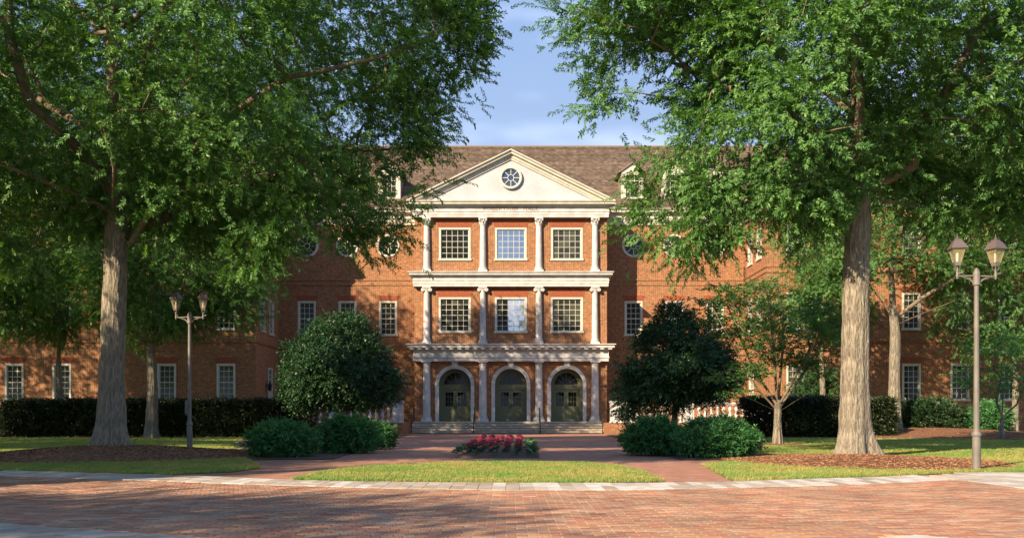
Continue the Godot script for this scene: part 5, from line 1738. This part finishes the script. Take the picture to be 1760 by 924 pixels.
# ------------------------------------------------------------------ street lamps
func build_lamps() -> void:
	var spots := [[Vector3(9.72, 0, -18.2), M.post, "grey double lantern lamp post standing in the sunlit lawn edge", M.cap], [Vector3(-9.95, 0.0, -27.0), M.post, "double lantern lamp post standing in deep shade beside the mulch mound", M.cap]]
	for i in 2:
		var sp: Array = spots[i]
		var at: Vector3 = sp[0]
		at.y = ground_y(at.x, at.z)
		var o := thing("street_lamp", at, sp[2], "lamp post", "double lantern lamp posts")
		o.rotation.y = 0.08 if i == 0 else 0.0
		var b := MB.new()
		b.lathe([Vector2(0.085, -0.05), Vector2(0.08, 0.68), Vector2(0.095, 0.69), Vector2(0.098, 0.73), Vector2(0.075, 0.78), Vector2(0.07, 0.84)], Vector3.ZERO, 20)
		obj("sleeve", b, sp[1], o)
		b = MB.new()
		b.lathe([Vector2(0.058, 0.84), Vector2(0.046, 3.84)], Vector3.ZERO, 20)
		obj("pole", b, sp[1], o)
		b = MB.new()
		b.lathe([Vector2(0.05, 3.82), Vector2(0.07, 3.84), Vector2(0.07, 4.08), Vector2(0.06, 4.12), Vector2(0.02, 4.19), Vector2(0.001, 4.2)], Vector3.ZERO, 20)
		obj("pole_cap", b, sp[1], o)
		if i == 1:
			b = MB.new()
			b.box(Vector3(-0.07, 1.25, 0.04), Vector3(0.09, 0.42, 0.09))
			obj("switch_box", b, M.post, o)
		for s in [-1, 1]:
			b = MB.new()
			var x: float = s * 0.42
			b.tube([Vector3(s * 0.05, 4.03, 0), Vector3(x, 4.02, 0)], [0.018, 0.018], 8)
			b.tube([Vector3(s * 0.06, 3.88, 0), Vector3(s * 0.12, 3.95, 0), Vector3(s * 0.22, 3.995, 0), Vector3(s * 0.34, 4.0, 0)], [0.014, 0.013, 0.011, 0.008], 6)
			b.tube([Vector3(s * 0.06, 3.84, 0), Vector3(s * 0.10, 3.91, 0), Vector3(s * 0.17, 3.96, 0), Vector3(s * 0.26, 3.97, 0)], [0.01, 0.01, 0.008, 0.006], 6)
			obj("arm", b, sp[1], o)
			var l := Node3D.new()
			l.name = "lantern"
			l.position = Vector3(x, 3.97, 0)
			l.rotation.y = 0.25 * s
			l.scale = Vector3(0.74, 0.95, 0.74)
			o.add_child(l, true)
			b = MB.new()
			b.lathe([Vector2(0.005, -0.02), Vector2(0.03, 0.0), Vector2(0.038, 0.06), Vector2(0.03, 0.16), Vector2(0.04, 0.18), Vector2(0.02, 0.22), Vector2(0.02, 0.27)], Vector3.ZERO, 14)
			b.tube([Vector3(0, 0.1, 0), Vector3(0.06, 0.11, 0.02), Vector3(0.13, 0.13, 0.05)], [0.016, 0.014, 0.016], 6)
			for k in 4:
				var a := TAU * k / 4 + PI / 4
				var d := Vector3(cos(a), 0, sin(a))
				b.tube([d * 0.02 + Vector3.UP * 0.18, d * 0.085 + Vector3.UP * 0.22, d * 0.075 + Vector3.UP * 0.27, d * 0.06 + Vector3.UP * 0.30], [0.008, 0.008, 0.008, 0.008], 5)
			obj("holder", b, sp[1], l)
			b = MB.new()
			b.lathe([Vector2(0.02, 0.27), Vector2(0.10, 0.28), Vector2(0.125, 0.36), Vector2(0.115, 0.36)], Vector3.ZERO, 4, true, PI / 4)
			for k in 4:
				var a := TAU * k / 4 + PI / 4
				var d := Vector3(cos(a), 0, sin(a))
				b.tube([d * 0.122 + Vector3.UP * 0.35, d * 0.235 + Vector3.UP * 0.655], [0.011, 0.011], 5)
			b.lathe([Vector2(0.24, 0.64), Vector2(0.25, 0.67), Vector2(0.225, 0.67)], Vector3.ZERO, 4, true, PI / 4)
			obj("cage", b, sp[1], l)
			b = MB.new()
			b.lathe([Vector2(0.116, 0.36), Vector2(0.228, 0.65)], Vector3.ZERO, 4, true, PI / 4)
			obj("glass", b, M.pane, l)
			b = MB.new()
			b.lathe([Vector2(0.0, 0.645), Vector2(0.29, 0.645), Vector2(0.285, 0.675), Vector2(0.17, 0.80), Vector2(0.115, 0.835), Vector2(0.115, 0.855), Vector2(0.07, 0.87)], Vector3.ZERO, 4, true, PI / 4)
			b.lathe([Vector2(0.075, 0.865), Vector2(0.04, 0.885), Vector2(0.016, 0.91), Vector2(0.022, 0.93), Vector2(0.01, 0.95), Vector2(0.001, 1.0)], Vector3.ZERO, 12)
			obj("hood", b, sp[3], l)
			b = MB.new()
			b.lathe([Vector2(0.03, 0.36), Vector2(0.03, 0.44), Vector2(0.036, 0.46), Vector2(0.036, 0.56), Vector2(0.02, 0.6), Vector2(0.001, 0.61)], Vector3.ZERO, 12)
			obj("lamp_bulb", b, M.bulb, l)

# ------------------------------------------------------------------ flower bed
func build_flower_bed() -> void:
	var b := MB.new()
	# low mounded bed of dark soil
	var segs := 12
	for i in segs:
		for j in 8:
			var pt := func(u: int, v: int) -> Vector3:
				var fx := u / 8.0
				var fz := v / float(segs)
				var z := lerpf(-23.9, -34.0, fz)
				var x := lerpf(-1.55, 0.78, fx) + 0.02 * (-z - 23.3)
				var e := minf(minf(fx, 1 - fx) * 8.0, minf(fz, 1 - fz) * 12.0)
				return Vector3(x, -0.02 + (0.14 + 0.08 * fz) * clampf(e, 0, 1), z)
			b.quad(pt.call(j, i), pt.call(j + 1, i), pt.call(j + 1, i + 1), pt.call(j, i + 1))
	structure(obj("flower_bed", b, M.earth), "dark soil of the flower bed in the walk")
	var rng := RandomNumberGenerator.new()
	rng.seed = 900
	var lv := []
	var fl := []
	for k in 4:
		var m := MB.new()
		for i in 26:
			var a := rng.randf() * TAU
			var d := Vector3(cos(a), rng.randf_range(0.1, 1.1), sin(a)).normalized()
			leaf(m, d * rng.randf_range(0.01, 0.06), (d + Vector3(0, rng.randf_range(-0.4, 0.3), 0)).normalized(), Vector3(d.x * 0.4, 1, d.z * 0.4).normalized(), 0.09, 0.06)
		lv.append(m.mesh())
		m = MB.new()
		for i in 20:
			var a := rng.randf() * TAU
			var q := sqrt(rng.randf()) * 0.095
			var c := Vector3(cos(a) * q, rng.randf_range(0.17, 0.27) - q * 0.5, sin(a) * q)
			for s in 5:
				var e := TAU * s / 5 + rng.randf()
				leaf(m, c, Vector3(cos(e), rng.randf_range(0.0, 0.6), sin(e)).normalized(), Vector3.UP, 0.048, 0.042)
		fl.append(m.mesh())
	var lm := [mat(0.022, 0.06, 0.018, 0.5), mat(0.035, 0.03, 0.018, 0.5)]
	var pm := [mat(0.58, 0.035, 0.11, 0.6), mat(0.48, 0.025, 0.09, 0.6), mat(0.66, 0.08, 0.17, 0.6)]
	var gm := [mat(0.06, 0.16, 0.03, 0.5), mat(0.09, 0.20, 0.05, 0.5)]
	for m in lm + pm + gm:
		m.backlight_enabled = true
		m.backlight = Color(0.3, 0.3, 0.3)
		m.cull_mode = BaseMaterial3D.CULL_DISABLED
	var rows := ["first", "second", "third", "fourth", "fifth"]
	for r in 5:
		for i in 20:
			var z := -24.8 - i * 0.45
			var x := -1.21 + r * 0.345 + 0.02 * (-z - 24.3) + rng.randf_range(-0.035, 0.035)
			var o := thing("flowering_plant", Vector3(x, 0.115 + 0.08 * (-z - 23.9) / 10.1, z), "magenta flowering bedding plant in the %s row counted from the shaded lamp's side" % rows[r], "flower", "magenta flowers in the bed, %s row" % rows[r])
			o.rotation.y = rng.randf() * TAU
			o.scale = Vector3.ONE * rng.randf_range(0.85, 1.15)
			inst("leaves", lv[rng.randi() % 4], lm[rng.randi() % 2], o)
			inst("blossoms", fl[rng.randi() % 4], pm[rng.randi() % 3], o)
	for s in 2:
		for i in 14:
			var z := -24.5 - i * 0.66
			var x := (-1.42 if s == 0 else 0.58) + 0.02 * (-z - 24.3) + rng.randf_range(-0.06, 0.06)
			var o := thing("edging_plant", Vector3(x, 0.1 + 0.07 * (-z - 23.9) / 10.1, z), "light green leafy edging plant on the %s side of the flower bed" % ["shaded lamp's", "sunlit oak's"][s], "plant", "green edging plants, %s side" % ["lamp", "oak"][s])
			o.rotation.y = rng.randf() * TAU
			o.scale = Vector3.ONE * rng.randf_range(1.4, 2.2)
			inst("leaves", lv[rng.randi() % 4], gm[rng.randi() % 2], o)
	for i in 3:
		var o := thing("edging_plant", Vector3([-1.0, -0.45, 0.12][i], 0.1, -24.3), "low green plant at the front edge of the flower bed", "plant", "green plants along the bed's front")
		inst("leaves", lv[i], gm[i % 2], o)

# ------------------------------------------------------------------ grass
func build_grass() -> void:
	var rng := RandomNumberGenerator.new()
	rng.seed = 700
	var tufts := []
	for k in 2:
		var b := MB.new()
		for i in 9:
			var a := rng.randf() * TAU
			var at := Vector3(rng.randf_range(-0.035, 0.035), 0, rng.randf_range(-0.035, 0.035))
			var lean := Vector3(cos(a), 0, sin(a)) * rng.randf_range(0.01, 0.04)
			var h := rng.randf_range(0.035, 0.065)
			var side := Vector3(-sin(a), 0, cos(a)) * 0.0032
			var nn := Vector3(-cos(a), 0.5, -sin(a)).normalized()
			var mid := at + lean * 0.4 + Vector3.UP * h * 0.6
			var tip := at + lean + Vector3.UP * h
			b.tri(at - side, at + side, mid + side, nn, nn, nn)
			b.tri(at - side, mid + side, mid - side, nn, nn, nn)
			b.tri(mid - side, mid + side, tip, nn, nn, nn)
		tufts.append(b.mesh())
	var patch := noise(0.35, 77, 3)
	var fine := noise(1.6, 78, 2)
	var bufs := [PackedFloat32Array(), PackedFloat32Array()]
	for key in lawn_polys:
		var pl := poly(lawn_polys[key])
		var lo := Vector2(1e9, 1e9)
		var hi := -lo
		for q in pl:
			lo = lo.min(q); hi = hi.max(q)
		# nearer lawn denser, tufts larger further off
		for band in [[-14.0, -24.0, 420.0, 1.0], [-24.0, -36.0, 130.0, 1.6], [-36.0, -48.0, 40.0, 2.4]]:
			var x0 := maxf(lo.x, band[1] * 0.6 - 3.0)
			var x1 := minf(hi.x, -band[1] * 0.6 + 3.0)
			var z0 := maxf(lo.y, band[1])
			var z1 := minf(hi.y, band[0])
			if z1 <= z0 or x1 <= x0: continue
			var n := int((x1 - x0) * (z1 - z0) * band[2])
			for i in n:
				var x := rng.randf_range(x0, x1)
				var z := rng.randf_range(z0, z1)
				if absf(x) > -z * 0.6 + 3.0: continue
				if not Geometry2D.is_point_in_polygon(Vector2(x, z), pl): continue
				var thin := patch.get_noise_2d(x, z)
				if thin < -0.25 and rng.randf() < 0.6: continue
				var inside := false
				for m in MOUNDS:
					if Vector2((x - m[0]) / m[2], (z - m[1]) / m[3]).length() < 0.97 + 0.1 * fine.get_noise_2d(x, z): inside = true
				if inside: continue
				var t := clampf(0.5 + thin * 0.9 + fine.get_noise_2d(x, z) * 0.5 + rng.randf_range(-0.25, 0.25), 0, 1)
				var col := Color(0.40, 0.36, 0.12).lerp(Color(0.19, 0.32, 0.075), t)
				var s: float = band[3] * rng.randf_range(0.75, 1.25)
				put(bufs[i % 2], Basis(Vector3.UP, rng.randf() * TAU).scaled(Vector3(s, (0.7 + 0.3 * s) * rng.randf_range(0.8, 1.2), s)), Vector3(x, -0.014, z), col)
	for i in 2:
		var o := multi("grass", tufts[i], M.blade, bufs[i], self)
		o.set_meta("kind", "stuff")
		tag(o, "short mown grass covering the lawns" if i == 0 else "short mown grass blades mixed through the lawns", "grass")
